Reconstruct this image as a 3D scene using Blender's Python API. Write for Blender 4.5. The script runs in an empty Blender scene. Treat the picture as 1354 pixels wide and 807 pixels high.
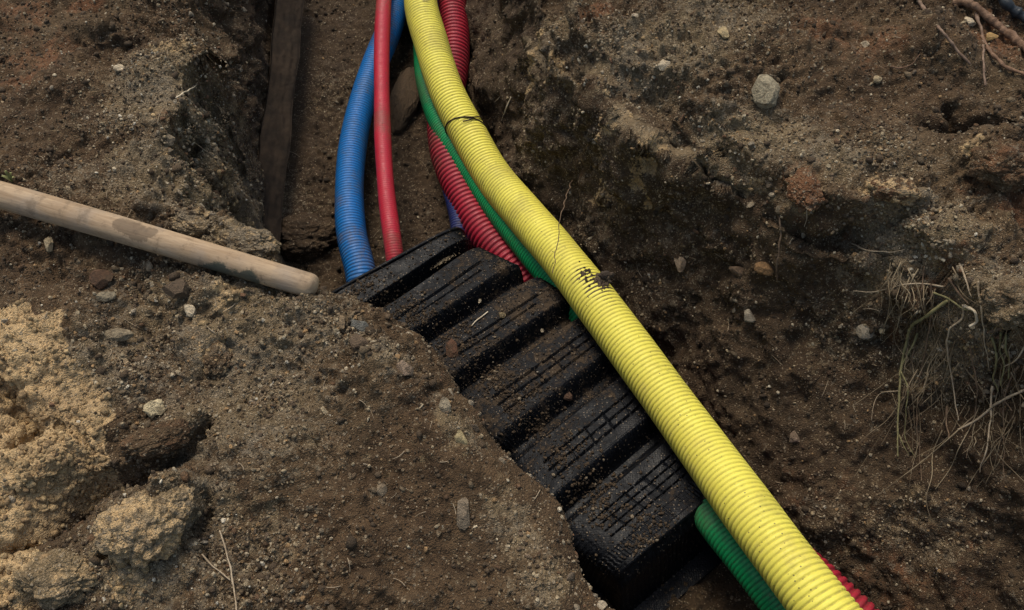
import bpy, math, random, time
import numpy as np
T0 = time.time()
rng = np.random.default_rng(7)
random.seed(7)
scene = bpy.context.scene
COL = scene.collection

# ------------------------------------------------------------------ camera
PITCH = math.radians(58); FPX = 1172.0; CAMZ = 1.5
CP, SP = math.cos(PITCH), math.sin(PITCH)
CAMP = np.array([0, 0, CAMZ])
def ray(px, py):
    u = (px - 677) / FPX; v = (403.5 - py) / FPX
    return np.array([u, CP + v * SP, -SP + v * CP])
def P(px, py, z):
    d = ray(px, py); t = (z - CAMZ) / d[2]
    return CAMP + d * t
cam = bpy.data.cameras.new('camera'); camo = bpy.data.objects.new('camera', cam); COL.objects.link(camo)
camo.location = (0, 0, CAMZ); camo.rotation_euler = (math.radians(90) - PITCH, 0, 0)
cam.sensor_fit = 'HORIZONTAL'; cam.sensor_width = 36; cam.lens = 36 * FPX / 1354
cam.clip_start = 0.02; cam.clip_end = 500
scene.camera = camo

# ------------------------------------------------------------------ numpy noise
def _hash(ix, iy, iz, seed):
    h = (ix.astype(np.uint32) * np.uint32(374761393) + iy.astype(np.uint32) * np.uint32(668265263)
         + iz.astype(np.uint32) * np.uint32(2147483647 & 1274126177) + np.uint32(seed * 974711 & 0xffffffff))
    h = (h ^ (h >> np.uint32(13))) * np.uint32(1274126177)
    h = (h ^ (h >> np.uint32(16))) * np.uint32(2246822519)
    return h ^ (h >> np.uint32(13))
def noise(x, y, z, seed=0):
    """3D value noise, -1..1"""
    x = np.asarray(x, np.float32) + 1000; y = np.asarray(y, np.float32) + 1000; z = np.asarray(z, np.float32) + 1000
    ix = np.floor(x).astype(np.int64); iy = np.floor(y).astype(np.int64); iz = np.floor(z).astype(np.int64)
    fx = x - ix; fy = y - iy; fz = z - iz
    fx = fx * fx * (3 - 2 * fx); fy = fy * fy * (3 - 2 * fy); fz = fz * fz * (3 - 2 * fz)
    def g(a, b, c): return _hash(ix + a, iy + b, iz + c, seed).astype(np.float32) / 4294967295.0
    x00 = g(0,0,0) * (1 - fx) + g(1,0,0) * fx; x10 = g(0,1,0) * (1 - fx) + g(1,1,0) * fx
    x01 = g(0,0,1) * (1 - fx) + g(1,0,1) * fx; x11 = g(0,1,1) * (1 - fx) + g(1,1,1) * fx
    return ((x00 * (1 - fy) + x10 * fy) * (1 - fz) + (x01 * (1 - fy) + x11 * fy) * fz) * 2 - 1
def fbm(x, y, z, f, o, seed=0, gain=.5):
    s = 0; a = 1; t = 0
    for i in range(o):
        s = s + a * noise(x * f, y * f, z * f, seed + i * 17); t += a; a *= gain; f *= 2.03
    return s / t * 1.5
def worley(x, y, z, f, seed=0):
    """3D cells: returns distance to the nearest point and the random number of its cell"""
    x = (np.asarray(x, np.float32)) * f + 500; y = (np.asarray(y, np.float32)) * f + 500; z = (np.asarray(z, np.float32)) * f + 500
    ix = np.floor(x).astype(np.int64); iy = np.floor(y).astype(np.int64); iz = np.floor(z).astype(np.int64)
    best = np.full(x.shape, 9., np.float32); rid = np.zeros(x.shape, np.float32)
    for a in (-1, 0, 1):
        for b in (-1, 0, 1):
            for c in (-1, 0, 1):
                h = _hash(ix + a, iy + b, iz + c, seed)
                px = ix + a + (h & 1023).astype(np.float32) / 1023; py = iy + b + ((h >> 10) & 1023).astype(np.float32) / 1023
                pz = iz + c + ((h >> 20) & 1023).astype(np.float32) / 1023
                d = (px - x) ** 2 + (py - y) ** 2 + (pz - z) ** 2
                m = d < best; best = np.where(m, d, best); rid = np.where(m, ((h >> 4) & 4095).astype(np.float32) / 4095, rid)
    return np.sqrt(best), rid
def sstep(a, b, x):
    t = np.clip((x - a) / (b - a), 0, 1); return t * t * (3 - 2 * t)
def seg_dist(x, y, pts):
    best = np.full(x.shape, 1e9, np.float32)
    for (ax, ay), (bx, by) in zip(pts[:-1], pts[1:]):
        dx, dy = bx - ax, by - ay; L = dx * dx + dy * dy + 1e-12
        t = np.clip(((x - ax) * dx + (y - ay) * dy) / L, 0, 1)
        best = np.minimum(best, (x - ax - t * dx) ** 2 + (y - ay - t * dy) ** 2)
    return np.sqrt(best)
def inside(x, y, poly):
    r = np.zeros(x.shape, bool); n = len(poly)
    for i in range(n):
        ax, ay = poly[i]; bx, by = poly[(i + 1) % n]
        if ay == by: continue
        c = ((ay > y) != (by > y)) & (x < (bx - ax) * (y - ay) / (by - ay) + ax)
        r ^= c
    return r
def xy(lst): return [tuple(P(*a)[:2]) for a in lst]

# ------------------------------------------------------------------ trench outline (world xy), far to near
L_RIM = [(-1.1, 6), (-.93, 3.2)] + xy([(250,0,-.12), (268,50,-.12), (252,120,-.1), (238,200,-.08), (246,275,-.05), (300,300,-.04), (368,328,-.03),
         (424,402,-.05), (470,418,-.05), (512,438,-.05), (568,478,-.04), (628,541,-.04), (694,608,-.04), (745,696,-.05), (773,757,-.06), (808,808,-.06), (858,900,-.08)]) + [(.45,-.4), (1.0,-1.2)]
L_FOOT = [(-.95, 6), (-.80, 3.2)] + xy([(385,0,-.70), (372,150,-.72), (352,290,-.72)]) + [(-.58,1.22), (-.42,1.10), (-.30,1.0), (-.08,.80), (.06,.62), (.18,.42), (.25,.28), (.50,-.2), (1.1,-1.1)]
R_RIM = [(.12, 6), (.15, 3.0)] + xy([(752,-12,-.06), (785,28,-.05), (840,76,-.04), (915,108,-.03), (975,165,-.02), (1045,208,0), (1112,240,0),
         (1185,262,.02), (1235,305,.03), (1285,368,.03), (1325,398,.04), (1360,420,.04)]) + [(1.30,.66), (1.6,.1), (2.3,-1.2)]
R_LEDGE = [(-.02, 6), (.02, 3.0)] + xy([(700,-6,-.2), (732,52,-.18), (765,88,-.17), (812,130,-.16), (860,180,-.15), (905,207,-.14), (985,247,-.12), (1060,290,-.10), (1130,312,-.08),
         (1190,338,-.07), (1250,382,-.05), (1300,432,-.05), (1360,446,-.04)]) + [(1.24,.60), (1.5,.05), (2.15,-1.2)]
R_FOOT = [(-.24, 6), (-.22, 3.0)] + xy([(618,0,-.70), (624,120,-.72), (666,210,-.72), (742,310,-.68), (840,420,-.62), (930,540,-.58), (1030,660,-.56), (1150,790,-.56)]) + [(.9,.2), (1.5,-1.2)]
RIM = L_RIM + R_RIM[::-1]; FOOT = L_FOOT + R_FOOT[::-1]
MIDL = [((a[0] + b[0]) / 2, (a[1] + b[1]) / 2) for a, b in zip([L_FOOT[i] for i in (0,1,2,3,4,7,9,12,13)], [R_FOOT[i] for i in (0,1,2,3,5,6,7,9,10)])]

def xyz_bump(px, py, rx, ry, rot, h): return (P(px, py, 0)[:2], rx, ry, math.radians(rot), h)
BUMPS = [xyz_bump(*a) for a in [
    # px, py, radii in metres, rotation, height
    (205, 62, .13, .10, -30, .075), (235, 130, .06, .09, 0, .05), (60, 90, .12, .09, 20, .055), (20, 200, .08, .05, 0, .03),
    (110, 8, .10, .05, 0, .05), (120, 180, .10, .06, 10, -.03), (150, 250, .12, .05, -20, .015),
    (300, 305, .07, .035, -18, .045), (345, 325, .045, .035, -20, .05), (235, 290, .08, .03, -20, .03),
    (290, 400, .05, .05, 0, .03), (282, 470, .035, .05, 0, .035),
    (60, 470, .12, .10, 30, .05), (110, 560, .07, .06, 0, .03), (30, 620, .10, .06, 10, .05), (75, 690, .07, .03, 35, -.03),
    (185, 690, .062, .055, 10, .075), (222, 665, .035, .035, 0, .05), (160, 760, .07, .05, 0, .04), (70, 770, .07, .05, 0, .03),
    (215, 590, .09, .05, 25, .045), (330, 620, .12, .09, 20, .03), (520, 640, .20, .14, 40, .025), (640, 700, .10, .10, 40, -.012), (470, 520, .12, .06, 35, .02),
    (1225, 65, .09, .07, -10, .06), (1190, 75, .05, .05, 0, .03), (1320, 215, .08, .06, 0, .08), (1340, 110, .06, .04, 0, .05), (1290, 165, .12, .02, -12, -.07),
    (1340, 175, .10, .025, -25, -.09), (1120, 120, .14, .05, 10, -.02), (1000, 60, .2, .1, 20, .03), (1090, 235, .07, .03, -10, .04), (1180, 255, .07, .022, -15, .045),
    (960, 210, .06, .035, -25, .03), (870, 110, .08, .04, -30, .04), (800, 60, .10, .05, -20, .03), (1240, 320, .09, .05, -35, .05), (1320, 400, .08, .05, -20, .05), (1180, 180, .07,.05,0,.02)]]
CRACKS = [([P(a, b, 0)[:2] for a, b in pts], w, d) for pts, w, d in [
    ([(20, 735), (60, 722), (90, 690), (130, 650)], .016, .06), ([(138, 640), (165, 632), (200, 625), (240, 600), (262, 575)], .017, .065),
    ([(0, 530), (15, 560), (5, 590)], .02, .05), ([(230, 720), (250, 700), (248, 680)], .010, .04), ([(132, 700), (133, 760)], .006, .03), ([(196, 655), (200, 672)], .009, .045),
    ([(60, 560), (100, 580), (120, 600)], .006, .018), ([(1250, 140), (1300, 165), (1354, 196)], .016, .05), ([(1195, 85), (1210, 88), (1225, 75)], .006, .02),
    ([(1095, 250), (1150, 262), (1200, 275)], .010, .03)]]

def sep(x, y):     # + right of the trench's middle line, - left of it
    ys = np.array([p[1] for p in MIDL])[::-1]; xs = np.array([p[0] for p in MIDL])[::-1]
    o = np.argsort(ys); return x - np.interp(y, ys[o], xs[o])
def base(x, y, lump):
    dr = seg_dist(x, y, L_RIM); drr = seg_dist(x, y, R_RIM); drl = seg_dist(x, y, R_LEDGE); inL = inside(x, y, L_RIM + R_LEDGE[::-1])
    df = seg_dist(x, y, L_FOOT); dfr = seg_dist(x, y, R_FOOT)
    inR = inside(x, y, RIM); inF = inside(x, y, FOOT); s = sep(x, y)
    right = s > 0
    d_r = np.where(right, drr, dr); d_f = np.where(right, dfr, df)
    zt_l = -.12 * sstep(1.1, 2.0, y) + (.035 * np.exp(-((d_r - .10) / .09) ** 2) * sstep(1.15, .9, y) - .022 * np.exp(-d_r / .03)) * (~right)
    zt_r = -.09 * sstep(1.0, 2.2, y) + np.minimum(d_r, 1.0) * .10 - .04 * np.exp(-d_r / .05)
    ztop = np.where(right, zt_r, zt_l)
    for (c, rx, ry, rot, h) in BUMPS:
        dx = x - c[0]; dy = y - c[1]; u = dx * math.cos(rot) + dy * math.sin(rot); v = -dx * math.sin(rot) + dy * math.cos(rot)
        q = (u / rx) ** 2 + (v / ry) ** 2
        ztop = ztop + h * np.exp(-(q ** 1.5))
    for (pts, w, d) in CRACKS:
        ztop = ztop - d * np.exp(-(seg_dist(x, y, pts) / w) ** 2)
    zf = np.interp(y, [.2, 1.0, 1.5, 2.7], [-.62, -.67, -.775, -.765]) + .02 * noise(x * 5, y * 5, 0 * x, 3)
    t = np.clip(d_r / (d_r + d_f + 1e-6), 0, 1)
    tt = t + .05 * np.sin(t * 6.283 * 2 + lump * 3) * (1 - t) * t * 4 * right
    pr = np.where(right, np.interp(tt, [0, .05, .14, .22, .34, .6, .85, 1], [0, .10, .19, .23, .42, .70, .93, 1]),
                  np.interp(t, [0, .06, .5, .85, 1], [0, .20, .64, .93, 1]))
    # right bank: scarp, ledge, wall
    zl = np.interp(y, [.4, .9, 1.3, 2.2], [-.04, -.07, -.14, -.20]) + ztop * .6
    t1 = np.clip(drr / (drr + drl + 1e-6), 0, 1); t1 = np.interp(t1, [0, .12, .45, .7, .9, 1], [0, .45, .9, 1.08, .98, 1.0])
    t2 = np.clip(drl / (drl + dfr + 1e-6), 0, 1) + 0 * lump; p2 = np.interp(t2, [0, .05, .18, .45, .7, .88, 1], [0, .16, .32, .54, .70, .86, 1])
    zr = np.where(inF, zf, np.where(inL, zl + (zf - zl) * p2, np.where(inR, ztop + (zl - ztop) * t1, ztop)))
    pr = np.where(right, np.where(inL, .25 + .75 * p2, .25 * t1), pr)
    z = np.where(right, zr, np.where(inF, zf, np.where(inR, ztop + (zf - ztop) * pr, ztop)))
    k = np.where(inF, 1., np.where(inR, pr, 0.))
    # smooth cut band of the digger's bucket running down the left wall
    return z, k, inF, inR, right, d_r

def axis_coords(lo, hi, fn, far):
    c = [lo]
    while c[-1] < hi: c.append(c[-1] + fn(c[-1]))
    up = [c[-1]]; s = .01
    while up[-1] < far[1]: s *= 1.35; up.append(up[-1] + s)
    dn = [c[0]]; s = .01
    while dn[-1] > far[0]: s *= 1.35; dn.append(dn[-1] - s)
    return np.array(dn[1:][::-1] + c + up[1:], np.float64)
GX = axis_coords(-1.45, 1.45, lambda v: .0029, (-30, 30))
GY = axis_coords(.16, 3.1, lambda v: .0029 + .0012 * max(0, v - .4), (-25, 40))
X, Y = np.meshgrid(GX, GY); X = X.astype(np.float32); Y = Y.astype(np.float32)
core = ((np.abs(X) < 1.7) & (Y < 3.6) & (Y > -.1)).astype(np.float32)
Zc, *_ = base(X, Y, 0 * X)
# draw the grid columns together where the bank is steep
def blur(a, n, ax):
    c = np.cumsum(np.concatenate([np.repeat(np.take(a, [0], ax), n, ax), a, np.repeat(np.take(a, [-1], ax), n, ax)], ax), ax)
    return (np.take(c, range(2 * n, c.shape[ax]), ax) - np.take(c, range(0, c.shape[ax] - 2 * n), ax)) / (2 * n)
sl = np.abs(np.gradient(Zc, axis=1) / np.gradient(X, axis=1))
dens = np.sqrt(1 + np.minimum(sl, 13) ** 2); dens = blur(blur(dens, 4, 1), 6, 0)
cj = np.where((GX > -1.45) & (GX < 1.45))[0]
for i in range(len(GY)):
    xs = GX[cj]; G = np.concatenate([[0], np.cumsum((dens[i, cj][1:] + dens[i, cj][:-1]) / 2 * np.diff(xs))])
    X[i, cj] = np.interp((xs - xs[0]) / (xs[-1] - xs[0]) * G[-1], G, xs)
Z0, K0, *_ = base(X, Y, 0 * X)
lump = noise(X * 4, Y * 4, Z0 * 4, 40)
wx = .050 * fbm(X, Y, 0 * Z0, 4.5, 2, 1)
wy = .050 * fbm(X, Y, 0 * Z0, 4.5, 2, 2)
Z1, K, INF, INR, RIGHT, DR = base(X + wx * .8, Y + wy * .8, lump)
# masks where the soil is crumbly or smooth
BAND = [P(376, -60, -.45)[:2], P(372, 0, -.45)[:2], P(366, 100, -.5)[:2], P(352, 200, -.5)[:2], P(348, 300, -.5)[:2]]
band = np.exp(-(seg_dist(X, Y, BAND) / .05) ** 4)
rough = .5 + .5 * sstep(-.5, .5, fbm(X, Y, Z1, 3.2, 2, 60))
smooth = np.clip(band + .75 * np.exp(-((X + .02 - .0) ** 2 + (Y - .52) ** 2) / .03) * (K < .5), 0, 1)
amp = rough * (1 - .8 * smooth) * np.where(INF & (K > .99), .75, 1)
wd, wr = worley(X + .01 * wx, Y, Z1, 17, 3)
wd2, wr2 = worley(X, Y, Z1, 48, 4)
wd3, wr3 = worley(X, Y, Z1, 120, 9)
clod = np.clip(.75 - wd, 0, 1) * (wr > .45)
clod2 = np.clip(.8 - wd2, 0, 1) * (wr2 > .35)
clod3 = np.clip(.8 - wd3, 0, 1) * (wr3 > .35)
wallf = 1 - .35 * ((K > .05) & (K < .97)) - .2 * sstep(.45, .7, K) * RIGHT
P1 = np.stack([X, Y, Z1], -1).astype(np.float64)
e = np.maximum(np.linalg.norm(np.gradient(P1, axis=1), axis=-1), np.linalg.norm(np.gradient(P1, axis=0), axis=-1))
def keep(wave): return sstep(1.6, 3.2, wave / (e + 1e-6))       # drop detail finer than the mesh can carry
def facet(f, seed, wob=.35):
    """broken clods: every cell its own height and tilt"""
    w = wob / f; qx = X + w * noise(X * f * 1.7, Y * f * 1.7, Z1 * f * 1.7, seed + 1); qy = Y + w * noise(X * f * 1.7, Y * f * 1.7, Z1 * f * 1.7, seed + 2)
    d, r = worley(qx, qy, Z1, f, seed); r2 = (r * 7919.) % 1.; r3 = (r * 104729.) % 1.; r4 = (r * 3571.) % 1.
    fx = (qx * f) % 1. - .5; tilt = (np.cos(r2 * 6.283) * (X * f) + np.sin(r2 * 6.283) * (Y * f))
    tilt = (tilt % 1.7) - .85
    return (r3 - .5) * 1.0 + (1 - d) * .5 - .25 + 0 * fx
fbig = sstep(-.25, .45, fbm(X, Y, Z1, 4.5, 3, 88))
disp = amp * (.024 * fbm(X, Y, Z1, 8, 3, 20) + .040 * clod * sstep(-.1, .6, noise(X * 5, Y * 5, Z1 * 5, 77)) * keep(.05) + .020 * clod2 * keep(.02) + .009 * clod3 * keep(.008)
    + .014 * fbm(X, Y, Z1, 40, 2, 30, .6) * keep(.02) + .0035 * noise(X * 190, Y * 190, Z1 * 190, 33) * keep(.008)
    + (.015 * facet(22, 301) * keep(.045) + .0085 * facet(55, 311) * keep(.018)) * (.35 + .65 * fbig) + .0035 * facet(130, 321) * keep(.008))
wallm = sstep(.03, .15, K) * (1 - sstep(.93, 1., K))
lips = 1 - .6 * np.exp(-(DR / .035) ** 2) * (~RIGHT) * (Y < 1.1)
disp = disp * wallf * lips + wallm * lips * (1 - .85 * band) * (.050 * fbm(X, Y, Z1, 7, 3, 51) + .030 * np.clip(.8 - wd, 0, 1) + .012 * fbm(X, Y, Z1, 26, 2, 53) * keep(.03)) * (1 - .45 * sstep(.5, .8, K))
disp = disp * core
P1 = np.stack([X, Y, Z1], -1).astype(np.float64)
N1 = np.cross(np.gradient(P1, axis=1), np.gradient(P1, axis=0)); N1 /= np.linalg.norm(N1, axis=-1)[..., None]
XYZ = (P1 + N1 * disp[..., None]).astype(np.float32)
X, Y, Z = XYZ[..., 0].copy(), XYZ[..., 1].copy(), XYZ[..., 2].copy()
def mesh_obj(name, V, F, mat, parent=None, smooth=True, loc=None):
    """V (n,3), F (m,k) with one face size, or a list of such arrays"""
    V = np.asarray(V, np.float32)
    Fs = F if isinstance(F, list) else [F]
    loops = np.concatenate([np.asarray(f, np.int32).ravel() for f in Fs])
    sizes = np.concatenate([np.full(len(f), np.asarray(f).shape[1], np.int32) for f in Fs])
    me = bpy.data.meshes.new(name)
    if loc is not None: V = V - np.asarray(loc, np.float32)[None]
    me.vertices.add(len(V)); me.vertices.foreach_set('co', V.ravel())
    me.loops.add(len(loops)); me.loops.foreach_set('vertex_index', loops)
    me.polygons.add(len(sizes))
    starts = np.concatenate([[0], np.cumsum(sizes)[:-1]]).astype(np.int32)
    me.polygons.foreach_set('loop_start', starts); me.polygons.foreach_set('loop_total', sizes)
    me.polygons.foreach_set('use_smooth', np.full(len(sizes), smooth))
    me.update(calc_edges=True); me.validate()
    if mat: me.materials.append(mat)
    o = bpy.data.objects.new(name, me); COL.objects.link(o)
    if loc is not None: o.location = tuple(float(v) for v in loc)
    if parent: o.parent = parent
    return o
ny, nx = X.shape
V = XYZ.reshape(-1, 3)
idx = np.arange(ny * nx).reshape(ny, nx)
F = np.stack([idx[:-1, :-1], idx[:-1, 1:], idx[1:, 1:], idx[1:, :-1]], -1).reshape(-1, 4)
ground = mesh_obj('ground', V, F, None)
bpy.context.view_layer.update()
from mathutils import Vector
def hit(px, py, off=0.):
    d = ray(px, py); d = d / np.linalg.norm(d)
    ok, p, n, k = ground.ray_cast(Vector(CAMP), Vector(d))
    p = np.array(p) if ok else P(px, py, 0)
    return p - d * off
def hit_n(px, py):
    d = ray(px, py); ok, p, n, k = ground.ray_cast(Vector(CAMP), Vector(d)); return np.array(n)
def pxm(p): return float(np.linalg.norm(np.asarray(p) - CAMP)) / FPX     # metres per photo pixel there

# --- soil kinds (painted by place: sand, red clay, gritty)
def blobs(lst, power=1.5):
    m = np.zeros_like(X)
    for (px, py, r, w, *e) in lst:
        p = hit(px, py); rr = r * pxm(p); asp = e[0] if e else 1.; rot = math.radians(e[1]) if len(e) > 1 else 0
        dx = X - p[0]; dy = Y - p[1]; u = dx * math.cos(rot) + dy * math.sin(rot); v = -dx * math.sin(rot) + dy * math.cos(rot)
        m = np.maximum(m, w * np.exp(-(((u / rr) ** 2 + (v / (rr * asp)) ** 2) ** power)))
    return m
SANDP = [P(a, b, .03)[:2] for a, b in [(-300, 380), (0, 405), (40, 402), (55, 425), (88, 415), (92, 465), (128, 505), (152, 540), (135, 575), (143, 625), (120, 650), (70, 660), (30, 690), (30, 740), (10, 770), (-300, 820)]]
sd = seg_dist(X, Y, SANDP + [SANDP[0]]) * np.where(inside(X, Y, SANDP), 1, -1)
sand = np.clip(.5 + sd / .035, 0, 1)
sand = np.maximum(sand, blobs([(285, 470, 22, .85, 1.3), (300, 385, 22, .8, 1.6), (260, 430, 14, .6), (305, 300, 30, .72, .6, -20), (345, 325, 22, .6), (265, 285, 20, .6, .6), (190, 690, 46, .66), (165, 760, 40, .62), (225, 670, 25, .55),
    (60, 770, 40, .6), (20, 760, 50, .85), (45, 700, 30, .7), (225, 55, 34, .55), (205, 150, 24, .5), (225, 200, 26, .5),
    (708, 68, 16, .72), (735, 88, 20, .78, .7, -40), (800, 128, 18, .55, .6, -30), (820, 155, 34, .74, .45, -25), (865, 180, 36, .78, .4, -25), (905, 205, 22, .6, .5), (985, 250, 30, .5, .3, -20),
    (850, 60, 45, .5, .6, -30), (950, 30, 30, .45), (1060, 230, 22, .5), (1185, 250, 24, .72, .5, -20), (1150, 245, 20, .6), (1340, 400, 30, .5), (1290, 190, 18, .6), (1075, 260, 14, .6)]))
def trail(pts, r, w):
    q = [hit(*p) for p in pts]; P3 = np.array(q); m = np.zeros_like(X)
    for a_, b_ in zip(P3[:-1], P3[1:]):
        if np.linalg.norm(a_ - b_) > .25: continue
        dd = b_ - a_; t = np.clip(((X - a_[0]) * dd[0] + (Y - a_[1]) * dd[1] + (Z - a_[2]) * dd[2]) / (dd @ dd), 0, 1)
        d2 = (X - a_[0] - t * dd[0]) ** 2 + (Y - a_[1] - t * dd[1]) ** 2 + (Z - a_[2] - t * dd[2]) ** 2
        m = np.maximum(m, w * np.exp(-(d2 / r ** 2)))
    return m
tanm = np.maximum.reduce([trail([(695, 58), (720, 80), (738, 92), (752, 108)], .028, 1.), trail([(752, 108), (785, 118), (800, 130), (812, 148)], .016, .8), trail([(812, 148), (830, 160), (850, 172), (880, 184), (905, 200)], .036, .9),
    trail([(905, 200), (935, 222), (960, 240), (1000, 250), (1040, 268), (1062, 284)], .016, .85), trail([(1085, 250), (1110, 268), (1150, 290), (1190, 312)], .02, .6),
    trail([(640, 590), (655, 620), (675, 650)], .02, .6), trail([(1190, 640), (1230, 660), (1270, 690)], .03, .55)])
clay = blobs([(1065, 225, 30, 1, .6), (1072, 250, 14, 1), (1180, 250, 32, .8, .5, -10), (1090, 30, 60, .55, .6), (1150, 60, 60, .5), (790, 12, 30, .8, .5), (1320, 60, 40, .7), (1320, 30, 30, .6), (1345, 270, 40, .6), (1300, 240, 35, .6),
    (60, 80, 50, .6), (40, 100, 60, .5), (110, 5, 30, .8, .5), (200, 75, 20, .5), (215, 150, 14, .8), (130, 375, 16, .5), (980, 200, 30, .5, .5, -30), (1250, 350, 40, .5), (20, 20, 60, .5),
    (1060, 720, 120, .35), (1180, 780, 100, .4), (790, 110, 50, .4, .5, -30), (330, 520, 30, .25)])
grit = blobs([(215, 110, 90, 1), (230, 230, 90, 1), (100, 230, 60, .5), (300, 310, 70, 1, .5, -15), (320, 430, 120, .9), (330, 540, 120, .8), (200, 430, 100, .7), (150, 480, 70, .9), (250, 560, 70, .8), (280, 680, 60, .8), (180, 740, 80, .9),
    (500, 460, 60, .8, .5, -35), (600, 560, 50, .8, .5, -50), (680, 700, 60, .8, .6, -60), (350, 720, 70, .6), (420, 430, 60, .8), (720, 770, 40, .8), (320, 780, 80, .6),
    (870, 60, 120, .9, .6, -20), (1000, 170, 90, 1, .6, -25), (1100, 210, 80, .8, .5, -20), (1220, 290, 80, 1, .7, -35), (1320, 380, 60, .9), (950, 20, 80, .8), (740, 30, 50, .6), (1180, 200, 60, .5), (1130, 420, 60, .4), (800, 220, 70, .35), (900, 300, 90, .3),
    (1190, 690, 70, .6, .4, -20), (1090, 690, 40, .5), (1240, 720, 40, .5), (720, 120, 50, .4), (300, 120, 60, .5), (450, 120, 50, .3)])

def attr(o, name, vals):
    a = o.data.attributes.new(name, 'FLOAT', 'POINT'); a.data.foreach_set('value', np.asarray(vals, np.float32).ravel())
def attrc(o, name, vals):
    a = o.data.attributes.new(name, 'FLOAT_COLOR', 'POINT')
    v = np.ones((len(vals), 4), np.float32); v[:, :3] = vals; a.data.foreach_set('color', v.ravel())
def tag(o, label, cat, group=None, kind=None):
    if label: o['label'] = label
    if cat: o['category'] = cat
    if group: o['group'] = group
    if kind: o['kind'] = kind
    return o

# ------------------------------------------------------------------ materials
class NT:
    def __init__(s, name):
        s.m = bpy.data.materials.new(name); s.m.use_nodes = True; s.t = s.m.node_tree; s.n = s.t.nodes; s.l = s.t.links
        s.b = s.n['Principled BSDF']
    def new(s, t, **k):
        n = s.n.new(t)
        for a, v in k.items():
            if a in n.bl_rna.properties: setattr(n, a, v)
            else: n.inputs[a].default_value = v
        return n
    def put(s, a, b): s.l.new(a, b)
    def tc(s): return s.new('ShaderNodeNewGeometry').outputs['Position']
    def attr(s, n, c=False):
        x = s.new('ShaderNodeAttribute', attribute_name=n); return x.outputs['Color' if c else 'Fac']
    def noise(s, scale, detail=4, rough=.55, dist=0, vec=None):
        x = s.new('ShaderNodeTexNoise'); x.inputs['Scale'].default_value = scale; x.inputs['Detail'].default_value = detail
        x.inputs['Roughness'].default_value = rough; x.inputs['Distortion'].default_value = dist
        s.put(vec or s.tc(), x.inputs['Vector']); return x.outputs['Fac']
    def voro(s, scale, feature='F1', rnd=1, vec=None):
        x = s.new('ShaderNodeTexVoronoi', feature=feature); x.inputs['Scale'].default_value = scale; x.inputs['Randomness'].default_value = rnd
        s.put(vec or s.tc(), x.inputs['Vector']); return x
    def math(s, op, a, b=None, c=None, clamp=False):
        x = s.new('ShaderNodeMath', operation=op, use_clamp=clamp)
        for i, v in enumerate((a, b, c)):
            if v is None: continue
            if isinstance(v, (int, float)): x.inputs[i].default_value = v
            else: s.put(v, x.inputs[i])
        return x.outputs[0]
    def ramp(s, v, lo, hi, a=0., b=1.):
        x = s.new('ShaderNodeMapRange', interpolation_type='SMOOTHSTEP'); s.put(v, x.inputs['Value'])
        x.inputs['From Min'].default_value = lo; x.inputs['From Max'].default_value = hi; x.inputs['To Min'].default_value = a; x.inputs['To Max'].default_value = b
        return x.outputs[0]
    def mix(s, f, a, b, mode='MIX'):
        x = s.new('ShaderNodeMix', data_type='RGBA', blend_type=mode)
        for i, v in ((0, f), (6, a), (7, b)):
            if isinstance(v, (int, float)): x.inputs[i].default_value = v
            elif isinstance(v, tuple): x.inputs[i].default_value = (*v, 1) if len(v) == 3 else v
            else: s.put(v, x.inputs[i])
        return x.outputs[2]
    def bump(s, h, dist, strength=1., normal=None):
        x = s.new('ShaderNodeBump'); x.inputs['Distance'].default_value = dist; x.inputs['Strength'].default_value = strength
        s.put(h, x.inputs['Height'])
        if normal is not None: s.put(normal, x.inputs['Normal'])
        return x.outputs[0]
    def out(s, color=None, rough=None, normal=None, spec=None):
        for v, k in ((color, 'Base Color'), (rough, 'Roughness'), (spec, 'Specular IOR Level')):
            if v is None: continue
            if isinstance(v, (int, float)): s.b.inputs[k].default_value = v
            elif isinstance(v, tuple): s.b.inputs[k].default_value = (*v, 1)
            else: s.put(v, s.b.inputs[k])
        if normal is not None: s.put(normal, s.b.inputs['Normal'])
        return s.m

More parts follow.
